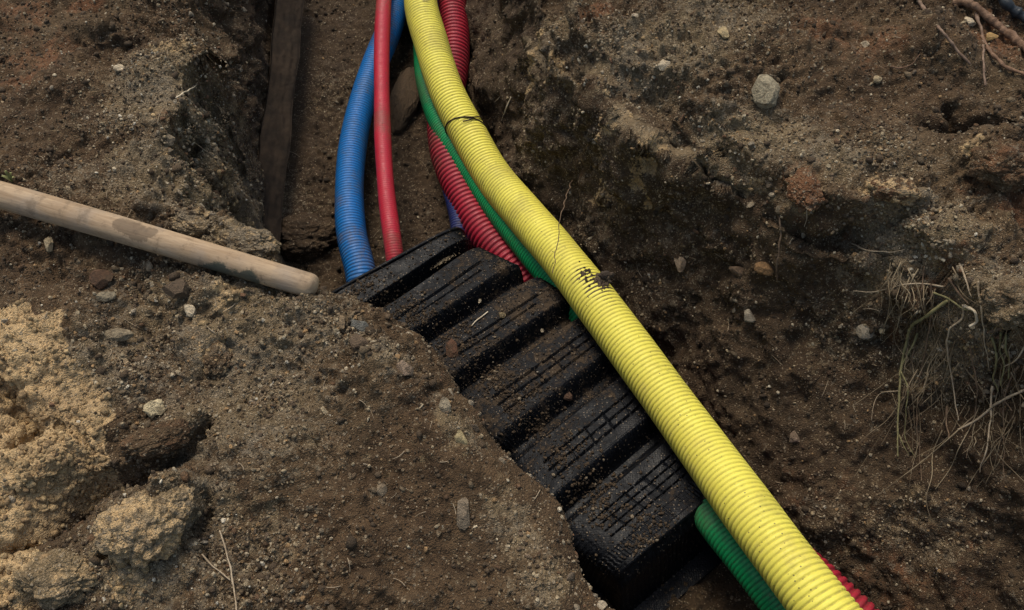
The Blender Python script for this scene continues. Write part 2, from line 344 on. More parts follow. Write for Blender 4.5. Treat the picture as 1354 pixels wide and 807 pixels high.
def soil_material():
    s = NT('soil')
    A = s.attr
    big = s.noise(3.5, 5, .6); med = s.noise(17, 6, .65, .3); fine = s.noise(90, 5, .7); xf = s.noise(330, 3, .7)
    c = s.mix(s.ramp(med, .3, .7), (.054, .032, .016), (.128, .079, .040))
    c = s.mix(s.ramp(big, .45, .72, 0, .55), c, (.175, .122, .066))
    # moist soil down the trench, with wall shading painted into the same dark tint
    c = s.mix(s.math('MULTIPLY', A('damp_shade'), .52), c, (.044, .0265, .0130))
    # red clay
    rc = s.mix(s.ramp(fine, .3, .7), (.15, .065, .03), (.26, .12, .055))
    f = s.math('ADD', A('clay'), s.math('MULTIPLY', s.math('SUBTRACT', s.noise(24, 5, .65), .5), 1.3))
    c = s.mix(s.ramp(f, .30, .75, 0, .8), c, rc)
    # dry grey grit dust
    dg = s.math('ADD', A('grit'), s.math('MULTIPLY', s.math('SUBTRACT', s.noise(30, 5, .7), .5), 1.5))
    c = s.mix(s.ramp(dg, .35, 1.0, 0, .75), c, (.225, .168, .096))
    # sand with crisp crumbly edge
    sc = s.mix(s.ramp(fine, .3, .75), (.54, .365, .18), (.72, .515, .275))
    sc = s.mix(s.ramp(s.noise(11, 5, .6), .45, .7, 0, .5), sc, (.40, .265, .14))
    f = s.math('ADD', A('sand'), s.math('MULTIPLY', s.math('SUBTRACT', s.noise(38, 6, .72), .5), 1.5))
    f = s.math('ADD', f, s.math('MULTIPLY', s.math('SUBTRACT', s.noise(7, 3, .6), .5), .35))
    c = s.mix(s.ramp(f, .50, .64), c, sc)
    tf = s.math('ADD', A('tan'), s.math('MULTIPLY', s.math('SUBTRACT', s.noise(28, 5, .65), .5), 1.1))
    c = s.mix(s.ramp(tf, .42, .70, 0, .85), c, s.mix(s.ramp(fine, .3, .7), (.17, .12, .065), (.29, .215, .125)))
    # ochre and tan mottling in the gritty soil
    mt = s.math('ADD', s.math('MULTIPLY', A('grit'), .17), s.noise(52, 4, .75))
    c = s.mix(s.ramp(mt, .56, .70, 0, .75), c, s.mix(s.ramp(s.noise(8, 3, .5), .4, .6), (.24, .175, .095), (.22, .18, .125)))
    # grains
    v1 = s.voro(300); r1 = s.new('ShaderNodeSeparateColor'); s.put(v1.outputs['Color'], r1.inputs[0])
    thr = s.math('SUBTRACT', .92, s.math('MULTIPLY', A('grit'), .25))
    g = s.math('MULTIPLY', s.math('GREATER_THAN', r1.outputs[0], thr), s.ramp(v1.outputs['Distance'], .55, .3))
    c = s.mix(s.math('MULTIPLY', g, .75), c, s.mix(r1.outputs[1], (.27, .195, .115), (.52, .42, .28)))
    d = s.math('MULTIPLY', s.math('LESS_THAN', r1.outputs[0], .22), .55)
    c = s.mix(d, c, s.mix(.5, c, (.018, .012, .008)))
    v2 = s.voro(130); r2 = s.new('ShaderNodeSeparateColor'); s.put(v2.outputs['Color'], r2.inputs[0])
    g2 = s.math('MULTIPLY', s.math('GREATER_THAN', r2.outputs[0], s.math('ADD', thr, .045)), s.ramp(v2.outputs['Distance'], .5, .3))
    c = s.mix(s.math('MULTIPLY', g2, .7), c, s.mix(r2.outputs[1], (.26, .19, .115), (.46, .37, .25)))
    c = s.mix(s.ramp(xf, .3, .7, .2, 0), c, (.02, .014, .009))
    h = s.math('ADD', s.math('MULTIPLY', fine, .9), s.math('MULTIPLY', xf, .5))
    h = s.math('ADD', h, s.math('MULTIPLY', s.math('SUBTRACT', 1, v1.outputs['Distance']), .45))
    h = s.math('ADD', h, s.math('MULTIPLY', g2, .5))
    n = s.bump(h, .009, 1.)
    rg = s.math('SUBTRACT', .95, s.math('MULTIPLY', A('damp_shade'), .25))
    return s.out(c, rg, n, .25)
M_SOIL = soil_material()

def stone_material():
    s = NT('stone')
    c = s.attr('tint', True)
    f = s.noise(160, 4, .7)
    c = s.mix(s.ramp(f, .35, .75, .65, 0), c, s.mix(.75, c, (.03, .022, .015)))
    c = s.mix(s.ramp(s.noise(45, 4, .7), .5, .64, 0, .6), c, (.075, .052, .031))
    v = s.noise(420, 2, .6)
    return s.out(c, .85, s.bump(s.math('ADD', f, v), .0045, 1.), .3)
M_STONE = stone_material()

def plastic(name, base, dark, dirt_amt=.3, rough=.42, shade_attr=True, dust=(.20, .16, .10), film=.4):
    s = NT(name)
    n1 = s.noise(9, 5, .6); n2 = s.noise(60, 4, .65)
    c = s.mix(s.ramp(n1, .35, .7), base, dark)
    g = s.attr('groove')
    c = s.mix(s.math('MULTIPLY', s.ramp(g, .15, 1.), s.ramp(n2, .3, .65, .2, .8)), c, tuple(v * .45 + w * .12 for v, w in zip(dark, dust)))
    dd = s.math('ADD', s.math('MULTIPLY', n1, .5), s.math('MULTIPLY', n2, .55))
    c = s.mix(s.ramp(dd, .52, .70, 0, dirt_amt), c, dust)
    d = s.attr('dirt')
    df = s.math('ADD', d, s.math('MULTIPLY', s.math('SUBTRACT', s.noise(85, 4, .65), .5), .8))
    c = s.mix(s.ramp(df, .36, .80), c, (.075, .050, .027))
    mf = s.math('ADD', s.noise(5, 3, .6), s.math('MULTIPLY', s.noise(85, 5, .75), .45))
    c = s.mix(s.ramp(mf, .74, .90, 0, film), c, (.10, .07, .04))
    sp = s.voro(210); r = s.new('ShaderNodeSeparateColor'); s.put(sp.outputs['Color'], r.inputs[0])
    k = s.math('MULTIPLY', s.math('GREATER_THAN', r.outputs[0], .965), s.ramp(sp.outputs['Distance'], .45, .25))
    c = s.mix(s.math('MULTIPLY', k, .8), c, (.06, .045, .03))
    rg = s.ramp(n2, .3, .7, rough, rough + .25)
    return s.out(c, rg, s.bump(s.noise(500, 2, .6), .0006, .5), .4)
M_YEL = plastic('yellow_plastic', (.70, .63, .090), (.65, .57, .080), .20, .48, dust=(.50, .40, .14), film=.22)
M_BLUE = plastic('blue_plastic', (.002, .125, .39), (.004, .11, .33), .34, .42, dust=(.085, .085, .075))
M_NAVY = plastic('dark_blue_plastic', (.005, .014, .11), (.005, .012, .08), .25, .5, dust=(.05, .04, .035))
M_REDS = plastic('red_plastic', (.38, .012, .030), (.32, .010, .026), .15, .42, dust=(.20, .08, .06))
M_REDB = plastic('deep_red_plastic', (.33, .012, .028), (.26, .010, .024), .25, .42, dust=(.12, .05, .04))
M_GRN = plastic('green_plastic', (.004, .27, .078), (.004, .215, .065), .16, .42, dust=(.05, .08, .045))

def chamber_material():
    s = NT('black_plastic')
    n1 = s.noise(22, 6, .72, .4); n2 = s.noise(120, 4, .7)
    c = s.mix(s.ramp(n2, .4, .7), (.0025, .0030, .0042), (.0065, .0075, .010))
    nz = s.new('ShaderNodeSeparateXYZ'); s.put(s.new('ShaderNodeNewGeometry').outputs['Normal'], nz.inputs[0])
    f = s.math('ADD', s.math('MULTIPLY', n1, .75), s.math('MULTIPLY', n2, .35))
    f = s.math('ADD', f, s.math('MULTIPLY', s.attr('dust'), .13))
    f = s.math('ADD', f, s.math('MULTIPLY', nz.outputs[2], .09))
    c = s.mix(s.ramp(f, .745, .87, 0, .85), c, (.055, .038, .023))
    v = s.voro(260); r = s.new('ShaderNodeSeparateColor'); s.put(v.outputs['Color'], r.inputs[0])
    k = s.math('MULTIPLY', s.math('GREATER_THAN', r.outputs[0], .93), s.ramp(v.outputs['Distance'], .5, .25))
    c = s.mix(s.math('MULTIPLY', k, .8), c, (.20, .155, .105))
    rg = s.ramp(f, .55, .9, .36, .85)
    w = s.voro(190, rnd=.5)
    return s.out(c, rg, s.bump(s.math('ADD', w.outputs['Distance'], n2), .0013, .6), .13)
M_BLK = chamber_material()

def wood_material():
    s = NT('weathered_wood')
    mp = s.new('ShaderNodeMapping'); tc = s.new('ShaderNodeTexCoord'); s.put(tc.outputs['Object'], mp.inputs[0]); mp.inputs['Scale'].default_value = (.09, 1, 1)
    v = mp.outputs[0]
    a = s.noise(75, 6, .65, .6, v); b = s.noise(260, 4, .7, 0, v); l = s.noise(12, 4, .6)
    c = s.mix(s.ramp(a, .3, .7), (.27, .185, .11), (.41, .30, .19))
    c = s.mix(s.ramp(l, .42, .68, 0, .6), c, (.25, .205, .16))
    c = s.mix(s.ramp(b, .5, .8, 0, .5), c, (.12, .08, .05))
    c = s.mix(s.ramp(s.noise(28, 6, .72), .50, .68, 0, .6), c, (.13, .092, .058))
    d = s.attr('dirt')
    f = s.math('ADD', d, s.math('MULTIPLY', s.math('SUBTRACT', s.noise(120, 4, .7), .5), .9))
    c = s.mix(s.ramp(f, .52, .72, 0, .6), c, (.075, .052, .034))
    g = s.math('ADD', s.attr('paint'), s.math('MULTIPLY', s.math('SUBTRACT', s.noise(70, 4, .7), .5), .7))
    c = s.mix(s.ramp(g, .5, .65, 0, .85), c, (.028, .042, .034))
    return s.out(c, .78, s.bump(s.math('ADD', a, s.math('MULTIPLY', b, .6)), .0016, .7), .25)
M_WOOD = wood_material()

def simple(name, ca, cb, rough=.8, sc=60, bump=.001):
    s = NT(name); n = s.noise(sc, 4, .65)
    return s.out(s.mix(s.ramp(n, .3, .7), ca, cb), rough, s.bump(s.noise(sc * 4, 3, .6), bump, .8), .25)
M_ROOT = simple('pale_root', (.24, .18, .115), (.40, .32, .22))
M_ROOTD = simple('dark_root', (.085, .055, .034), (.17, .115, .072))
M_ROOTG = simple('greenish_root', (.11, .10, .045), (.22, .19, .09))
M_HAIR = simple('hair_root', (.085, .060, .035), (.27, .21, .13), sc=9)
M_TWIG = simple('twig_bark', (.12, .075, .05), (.24, .165, .115))
M_TWIGR = simple('reddish_bark', (.11, .062, .036), (.22, .135, .085), .85, 70, .003)
M_STRAW = simple('dry_straw', (.42, .34, .23), (.62, .53, .39))
M_WIRE = simple('rusty_wire', (.02, .014, .010), (.05, .034, .024), .6)
M_HOSE = simple('black_rubber', (.012, .015, .018), (.03, .034, .038), .35)
M_GRASS = simple('grass_blade', (.13, .14, .045), (.26, .25, .10), .6)
M_MUD = simple('mud', (.035, .024, .016), (.11, .078, .05), .9, 90, .003)

# ------------------------------------------------------------------ terrain object
ground.data.materials.append(M_SOIL)
damp_shade = sstep(.04, .5, K)  # depth mask for wet soil and the painted wall shade
attr(ground, 'sand', sand); attr(ground, 'tan', tanm); attr(ground, 'clay', clay); attr(ground, 'grit', grit); attr(ground, 'damp_shade', damp_shade)
tag(ground, 'brown earth banks and floor of the open trench', 'ground', kind='structure')
print('terrain', V.shape, time.time() - T0)

# ------------------------------------------------------------------ stones
def ico(sub):
    p = (1 + 5 ** .5) / 2
    v = [(-1,p,0),(1,p,0),(-1,-p,0),(1,-p,0),(0,-1,p),(0,1,p),(0,-1,-p),(0,1,-p),(p,0,-1),(p,0,1),(-p,0,-1),(-p,0,1)]
    f = [(0,11,5),(0,5,1),(0,1,7),(0,7,10),(0,10,11),(1,5,9),(5,11,4),(11,10,2),(10,7,6),(7,1,8),(3,9,4),(3,4,2),(3,2,6),(3,6,8),(3,8,9),(4,9,5),(2,4,11),(6,2,10),(8,6,7),(9,8,1)]
    v = [np.array(a, float) / np.linalg.norm(a) for a in v]
    for _ in range(sub):
        cache = {}; nf = []
        def mid(a, b):
            k = (min(a, b), max(a, b))
            if k not in cache:
                m = v[a] + v[b]; v.append(m / np.linalg.norm(m)); cache[k] = len(v) - 1
            return cache[k]
        for a, b, c in f:
            ab, bc, ca = mid(a, b), mid(b, c), mid(c, a); nf += [(a, ab, ca), (b, bc, ab), (c, ca, bc), (ab, bc, ca)]
        f = nf
    return np.array(v, np.float32), np.array(f, np.int32)
ICO0, ICO1, ICO4 = ico(0), ico(1), ico(4)
def rand_rot(n, r=rng):
    q = r.normal(size=(n, 4)); q /= np.linalg.norm(q, axis=1)[:, None]; w, x, y, z = q.T
    return np.stack([np.stack([1-2*(y*y+z*z), 2*(x*y-z*w), 2*(x*z+y*w)], -1), np.stack([2*(x*y+z*w), 1-2*(x*x+z*z), 2*(y*z-x*w)], -1), np.stack([2*(x*z-y*w), 2*(y*z+x*w), 1-2*(x*x+y*y)], -1)], 1)
def scatter(name, pos, size, tint, tmpl, mat=None, jag=.22, flat=(.45, 1.), smooth=False):
    v, f = tmpl; n = len(pos)
    VV = v[None] * (1 + rng.uniform(-jag, jag, (n, len(v), 1)))
    # clip with random planes for facets
    for _ in range(3):
        d = rng.normal(size=(n, 3)); d /= np.linalg.norm(d, axis=1)[:, None]; lim = rng.uniform(.45, .8, n)
        dot = np.einsum('nvk,nk->nv', VV, d); ex = np.maximum(dot - lim[:, None], 0)
        VV = VV - ex[..., None] * d[:, None]
    sc = np.stack([rng.uniform(.75, 1.25, n), rng.uniform(.6, 1., n), rng.uniform(*flat, n)], -1)
    VV = VV * sc[:, None]
    R = rand_rot(n); VV = np.einsum('nij,nvj->nvi', R, VV) * size[:, None, None] + pos[:, None]
    FF = (f[None] + (np.arange(n) * len(v))[:, None, None]).reshape(-1, 3)
    o = mesh_obj(name, VV.reshape(-1, 3), FF, mat or M_STONE, smooth=smooth)
    if tint is not None: attrc(o, 'tint', np.repeat(tint, len(v), 0))
    return o
vis = (np.abs(X) < 1.42) & (Y > .18) & (Y < 3.05)
cellA = np.linalg.norm(np.cross(np.gradient(P1, axis=1), np.gradient(P1, axis=0)), axis=-1); slopew = 1.
clump = sstep(-.1, .7, fbm(X, Y, Z1, 11, 3, 91))
VN = N1.reshape(-1, 3)
def sample(weight, n):
    w = (weight * cellA * slopew * vis).ravel().astype(np.float64); w /= w.sum()
    k = np.searchsorted(np.cumsum(w), rng.random(n)); k = np.clip(k, 0, len(w) - 1)
    p = V[k].copy(); p[:, 0] += rng.uniform(-.0017, .0017, n); p[:, 1] += rng.uniform(-.0017, .0017, n)
    return p.astype(np.float64), k
def palette(n, cols, w, jitter=.25):
    c = np.array(cols)[rng.choice(len(cols), n, p=np.array(w) / sum(w))]
    return c * rng.uniform(1 - jitter, 1 + jitter, (n, 1))
# small crumbs of earth, same soil as the bank (material reads the soil by place)
nosmooth = 1 - .9 * smooth
w = (.25 + .9 * clump) * nosmooth * (1 - .4 * damp_shade) * (1 - .93 * sstep(.3, .6, sand))
p, k = sample(w, 30000)
sz = .0022 + .0040 * rng.power(.45, len(p)) ; sz = np.where(rng.random(len(p)) < .04, rng.uniform(.007, .013, len(p)), sz)
c = palette(len(p), [(.085,.056,.031), (.125,.084,.047), (.19,.138,.080), (.17,.095,.048)], [4,4,2,1])
dk = (1 - .5 * damp_shade.ravel()[k])[:, None]
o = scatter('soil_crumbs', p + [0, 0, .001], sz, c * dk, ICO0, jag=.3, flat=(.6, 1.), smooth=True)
tag(o, 'loose brown soil crumbs strewn over both banks', 'soil', kind='stuff')
# grit and gravel
w = (.04 + grit ** 1.3 * (.2 + clump)) * nosmooth * (1 - .85 * sstep(.3, .6, sand)) * (1 - .35 * damp_shade)
p, k = sample(w, 34000)
sz = .0013 + .0050 * rng.power(.34, len(p))
c = palette(len(p), [(.46,.36,.22), (.30,.22,.13), (.62,.51,.34), (.17,.12,.075), (.42,.26,.12), (.80,.71,.54)], [5,5,2.5,3,2,.5])
o = scatter('gravel', p + [0, 0, .0012], sz, c, ICO0, jag=.15)
tag(o, 'pale grit and small gravel strewn over the earth banks', 'gravel', kind='stuff')
# sand lumps
p, k = sample(np.maximum(sand - .35, 0) * (.3 + clump), 5000)
sz = .0025 + .007 * rng.power(.35, len(p))
c = palette(len(p), [(.50,.345,.17), (.62,.44,.225), (.42,.28,.14)], [3,2,2], .15)
o = scatter('sand_lumps', p, sz, c, ICO1, jag=.18, smooth=True)
tag(o, 'crumbling lumps of yellow sand on the left bank and ledges', 'sand', kind='stuff')
# medium pebbles
lipm = np.exp(-(DR / .035) ** 2) * (K < .5)
p, k = sample((.10 + grit * clump + 2.6 * lipm) * (1 - .5 * damp_shade) * nosmooth, 3400)
sz = .0030 + .0075 * rng.power(.28, len(p))
c = palette(len(p), [(.30,.24,.16), (.16,.12,.08), (.44,.36,.25), (.24,.13,.07), (.68,.59,.43)], [4,3,3,1.5,1.0])
o = scatter('pebbles', p, sz, c, ICO1, jag=.12, flat=(.35, .9))
tag(o, 'middle sized brown and grey pebbles bedded in the soil', 'gravel', kind='stuff')
print('scatter', time.time() - T0)

def stone(name, px, py, wpx, hpx, ang, col, label, cat='stone', sink=.25, depth=.8, seed=0, pos=None, mat=None, fac=9, notch=None):
    """a single stone that measures wpx x hpx photo pixels where the photo shows it, bedded in the ground there"""
    r = np.random.default_rng(seed + int(px) * 7 + int(py))
    c = np.array(pos, float) if pos is not None else hit(px, py); m = pxm(c)
    v, f = ICO4; q = v.copy().astype(float)
    q *= (1 + .16 * noise(v[:, 0] * 1.6 + px, v[:, 1] * 1.6, v[:, 2] * 1.6 + py, 5) + .05 * noise(v[:, 0] * 5 + px, v[:, 1] * 5, v[:, 2] * 5, 6))[:, None]
    for _ in range(fac):
        d = r.normal(size=3); d /= np.linalg.norm(d); ex = np.maximum(q @ d - r.uniform(.55, .82), 0); q -= ex[:, None] * d[None] * .97
    if notch is not None:
        d = np.linalg.norm(q - np.array(notch)[None], axis=1); q -= (np.maximum(.5 - d, 0) * .8)[:, None] * (np.array([notch[0], notch[1], 0]))[None]
    q *= (1 + .030 * noise(v[:, 0] * 11, v[:, 1] * 11, v[:, 2] * 11 + px, 61))[:, None]
    q *= np.array([wpx / 2 * m, hpx / 2 * m * 1.12, min(wpx, hpx) / 2 * m * depth])
    a = math.radians(ang); q = np.stack([q[:, 0] * math.cos(a) - q[:, 1] * math.sin(a), q[:, 0] * math.sin(a) + q[:, 1] * math.cos(a), q[:, 2]], -1)
    # lay it towards the viewer side a bit so that it reads on a slope
    t = math.radians(20); q = np.stack([q[:, 0], q[:, 1] * math.cos(t) - q[:, 2] * math.sin(t), q[:, 1] * math.sin(t) + q[:, 2] * math.cos(t)], -1)
    c = c + np.array([0, 0, min(wpx, hpx) / 2 * m * depth * (1 - 2 * sink)])
    o = mesh_obj(name, q + c[None], f, mat or M_STONE, smooth=False, loc=c)
    if mat is None: attrc(o, 'tint', np.repeat(np.minimum(np.array([[col[0] * 1.30, col[1] * 1.17, col[2] * .98]]), .8), len(v), 0))
    return tag(o, label, cat)
GR = (.30, .275, .22); TN = (.30, .235, .16); WH = (.60, .54, .43); DB = (.12, .09, .065); PK = (.27, .215, .175); RD = (.105, .062, .04)
STONES = [
 (1010, 127, 38, 40, 20, (.34,.32,.25), 'large pale grey blocky stone in the gritty soil of the upper right bank'),
 (205, 543, 27, 20, 20, (.66,.56,.40), 'cream stone with a notch, right of the yellow sand patch'),
 (153, 446, 46, 15, 8, (.27,.24,.18), 'long flat grey stone lying beside the top corner of the sand'),
 (535, 491, 23, 26, 0, PK, 'pinkish grey pointed stone just inside the curved lip of the near mound'),
 (613, 681, 26, 36, 0, (.21,.18,.145), 'grey brown stone on the smooth lower part of the near mound'),
 (474, 433, 36, 18, -25, (.15,.165,.17), 'blue grey flat stone on the bank lip touching the black chamber'),
 (451, 427, 13, 20, 15, TN, 'small tan upright stone left of the blue grey lip stone'),
 (477, 455, 26, 20, -15, DB, 'rounded brown pebble below the blue grey lip stone'),
 (157, 91, 16, 9, 0, WH, 'small white stone on the upper left clod'),
 (588, 537, 16, 22, 20, GR, 'pale angular chip low on the curved mound lip'),
 (609, 580, 14, 24, 30, (.36,.32,.20), 'yellowish chip on edge at the mound lip beside the fourth dark rib gap'),
 (237, 387, 40, 24, -5, DB, 'smooth dark brown pebble below the middle of the wooden handle'),
 (141, 394, 24, 15, 10, (.25,.23,.18), 'oval grey pebble below the left half of the handle'),
 (137, 371, 28, 22, 0, RD, 'reddish brown lump above the oval grey pebble'),
 (252, 413, 14, 16, 30, WH, 'bright white square chip below the handle'),
 (877, 88, 18, 14, 0, WH, 'whitish stone on the ledge above the trench in the upper middle right'),
 (956, 46, 16, 14, 0, (.48,.40,.25), 'cream yellow lump near the top edge of the right bank'),
 (989, 420, 18, 16, -40, (.30,.28,.24), 'light grey chip halfway down the right trench wall'),
 (1142, 440, 22, 20, -30, (.30,.28,.24), 'pale broken stone left of the hanging roots'),
 (1164, 436, 10, 12, 0, (.42,.37,.27), 'tiny cream stone right of the pale broken stone'),
 (1050, 579, 18, 14, 0, (.28,.22,.18), 'small pinkish stone low on the right trench wall'),
 (899, 349, 15, 22, 0, (.34,.27,.20), 'light upright stone set in the right wall above the yellow pipe'),
 (1010, 357, 26, 18, -10, (.24,.15,.075), 'rounded orange brown stone in the right wall'),
 (976, 361, 26, 18, -10, (.12,.085,.06), 'dark rounded stone left of the orange brown one in the wall'),
 (1309, 51, 17, 10, 10, (.50,.34,.15), 'ochre stone beside the thick root in the top right corner'),
 (1281, 31, 14, 12, -50, WH, 'bright white chip left of the thick root in the top right corner'),
 (1143, 61, 11, 10, 0, WH, 'round white pebble alone on smooth soil of the top right'),
 (1160, 106, 12, 10, 0, (.42,.36,.25), 'small curled cream chip below the round white pebble'),
 (224, 187, 18, 16, 0, (.32,.28,.22), 'grey pebble on the stony edge above the handle'),
 (66, 325, 12, 17, 10, (.36,.31,.22), 'light pebble just under the left end of the handle'),
 (198, 354, 9, 18, 25, (.32,.28,.22), 'narrow grey chip under the middle of the handle'),
 (167, 482, 9, 14, 0, (.36,.29,.20), 'tan oval chip between the long flat stone and the cream stone'),
 (430, 545, 8, 18, 30, (.50,.44,.32), 'slim pale sliver in the middle of the near mound'),
 (505, 650, 14, 16, 0, (.25,.21,.16), 'small grey stone at the middle of the smooth mound face'),
 (1268, 74, 60, 40, 0, None, None),
]
for i, (px, py, w_, h_, a_, c_, lb) in enumerate(STONES):
    if lb is None: continue
    stone('stone' if w_ > 15 else 'pebble', px, py, w_, h_, a_, c_, lb, notch=(0, -1, .2) if i == 1 else None)
ICO5 = None
def clod(px, py, wpx, hpx, label, rough=1., sink=.35, attrs=(0, 0, 0, 0), depth=.8, rot=0):
    """a rough lump of earth made of the bank's own soil"""
    global ICO5
    if ICO5 is None: ICO5 = ico(5)
    v, f = ICO5; c = hit(px, py); m = pxm(c); q = v.astype(float)
    n = .22 * noise(v[:, 0] * 1.5 + px, v[:, 1] * 1.5, v[:, 2] * 1.5, 5)
    w1, r1 = worley(v[:, 0] + px, v[:, 1], v[:, 2], 2.2, 7); w2, r2 = worley(v[:, 0] + px, v[:, 1], v[:, 2], 6, 8)
    n = n + rough * (.28 * np.clip(.7 - w1, 0, 1) + .10 * np.clip(.7 - w2, 0, 1) + .05 * fbm(v[:, 0] + px, v[:, 1], v[:, 2], 9, 3, 9) + .16 * ((r1 * 7919.) % 1. - .5) + .09 * ((r2 * 7919.) % 1. - .5))
    q = q * (1 + n)[:, None] * np.array([wpx / 2 * m, hpx / 2 * m, min(wpx, hpx) / 2 * m * depth]) * .9
    a = math.radians(rot); q = np.stack([q[:, 0] * math.cos(a) - q[:, 1] * math.sin(a), q[:, 0] * math.sin(a) + q[:, 1] * math.cos(a), q[:, 2]], -1)
    c = c + np.array([0, 0, min(wpx, hpx) / 2 * m * depth * (1 - 2 * sink)])
    o = mesh_obj('earth_clod', q + c[None], f, M_SOIL, loc=c)
    attr(o, 'tan', np.zeros(len(v)))
    for k, nm in enumerate(('sand', 'clay', 'grit', 'damp_shade')): attr(o, nm, np.full(len(v), attrs[k]))
    return tag(o, label, 'clod')
stone('boulder', 536, 138, 36, 90, -12, (.085,.060,.038), 'long brown boulder lying on the trench floor beside the thin red pipe', depth=.9, sink=.25, fac=7)
clod(407, 318, 92, 62, 'big dark clod of earth at the foot of the left trench wall', attrs=(0, 0, 0, 1))
clod(208, 582, 80, 40, 'dark reddish clod right of the sand above the deep crack', attrs=(0, .35, .1, .2), sink=.45, rot=20)
clod(1326, 222, 74, 66, 'large brown clod under the dark hollow at the right edge', attrs=(.1, .45, .2, 0), sink=.4)
clod(186, 700, 92, 84, 'sandy grey clod standing at the end of the deep crack, lower left', attrs=(.68, 0, .7, 0), sink=.45)
clod(228, 668, 46, 52, 'small rounded sandy clod at the upper right of the larger sandy one', attrs=(.58, 0, .8, 0), sink=.45)
clod(78, 765, 92, 60, 'gritty grey clod in the bottom left corner below the crack', attrs=(.54, 0, .9, 0), sink=.55)
clod(1185, 252, 64, 34, 'orange topped clod on the ledge of the right bank', attrs=(.55, .5, .3, 0), sink=.5, rot=-12)
clod(1066, 250, 42, 56, 'orange clay lump at the corner of the right ledge', attrs=(.30, .8, .3, 0), sink=.6)
clod(330, 322, 80, 46, 'gravelly clod on the lip above the end of the handle', attrs=(.52, 0, 1, 0), sink=.4, rot=-12)
clod(262, 296, 70, 36, 'crumbly clod left of the gravelly one behind the handle', attrs=(.48, 0, .9, 0), sink=.45, rot=-15)
clod(1340, 400, 80, 60, 'gritty clod overhanging the root tangle at the right edge', attrs=(.3, .3, .7, 0), sink=.4)
clod(286, 475, 40, 58, 'orange sandy lump in the gritty soil below the handle end', attrs=(.5, .35, .5, 0), sink=.5)

# ------------------------------------------------------------------ tubes
def spline(pts, n):
    pts = np.array(pts, float); d = np.concatenate([[0], np.cumsum(np.linalg.norm(np.diff(pts, axis=0), axis=1))])
    m = np.zeros_like(pts); m[1:-1] = (pts[2:] - pts[:-2]) / (d[2:] - d[:-2])[:, None]; m[0] = (pts[1] - pts[0]) / (d[1] - d[0]); m[-1] = (pts[-1] - pts[-2]) / (d[-1] - d[-2])
    def ev(t):
        k = np.clip(np.searchsorted(d, t, 'right') - 1, 0, len(d) - 2); h = (d[k + 1] - d[k]); u = ((t - d[k]) / h)[:, None]; h = h[:, None]
        return (2*u**3-3*u**2+1)*pts[k] + (u**3-2*u**2+u)*h*m[k] + (-2*u**3+3*u**2)*pts[k+1] + (u**3-u**2)*h*m[k+1]
    t = np.linspace(0, d[-1], 3000); q = ev(t); L = np.concatenate([[0], np.cumsum(np.linalg.norm(np.diff(q, axis=0), axis=1))])
    s = np.linspace(0, L[-1], n) if isinstance(n, int) else np.arange(0, L[-1], n)
    c = ev(np.interp(s, L, t)); return c, s
def frames(c):
    T = np.gradient(c, axis=0); T /= np.linalg.norm(T, axis=1)[:, None]
    N = np.zeros_like(c); n = np.array([0, 0, 1.]); 
    for i in range(len(c)):
        n = n - T[i] * (n @ T[i]); l = np.linalg.norm(n); n = n / l if l > 1e-6 else np.array([1., 0, 0]); N[i] = n
    return T, N, np.cross(T, N)
def sweep(c, R, seg, flat=None):
    """R (n,) or (n,seg) radii; quads and caps"""
    n = len(c); T, N, B = frames(c); a = np.linspace(0, 2 * np.pi, seg, endpoint=False)
    R = np.asarray(R, float); R = R[:, None] if R.ndim == 1 else R
    Vv = c[:, None] + R[..., None] * (np.cos(a)[None, :, None] * N[:, None] + np.sin(a)[None, :, None] * B[:, None])
    Vv = Vv.reshape(-1, 3); i = np.arange(n - 1)[:, None] * seg; j = np.arange(seg)[None]
    Fq = np.stack([i + j, i + (j + 1) % seg, i + seg + (j + 1) % seg, i + seg + j], -1).reshape(-1, 4)
    k = len(Vv); Vv = np.vstack([Vv, c[:1], c[-1:]]); jj = np.arange(seg)
    Ft = np.concatenate([np.stack([np.full(seg, k), (jj + 1) % seg, jj], -1), np.stack([np.full(seg, k + 1), (n - 1) * seg + jj, (n - 1) * seg + (jj + 1) % seg], -1)])
    return Vv, [Fq, Ft]
def corrugated(name, pts, r, pitch, depth, mat, label, cat='pipe', seg=48, groove=.30, dirt=None, n_per=9):
    gmul = .35 if r < .027 else 1.
    c, s = spline([P(*p) if len(p) == 3 and abs(p[0]) > 4 else np.array(p) for p in pts], pitch / n_per)
    ph = (s / pitch) % 1.0
    d = np.abs(ph - .5) / .5                      # 0 at groove centre, 1 at crest centre
    g = 1 - sstep(groove * .35, groove * 1.6, d)
    R = r - depth * g
    R = R[:, None] * (1 + 0 * np.zeros(seg)[None])
    wob = .0012 * noise(s * 6, 0 * s, 0 * s, 3)
    Vv, Ff = sweep(c, R + wob[:, None], seg)
    o = mesh_obj(name, Vv, Ff, mat)
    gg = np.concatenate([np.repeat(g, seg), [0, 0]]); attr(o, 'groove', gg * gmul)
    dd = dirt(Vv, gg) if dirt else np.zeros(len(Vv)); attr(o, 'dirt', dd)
    return tag(o, label, cat), c, s

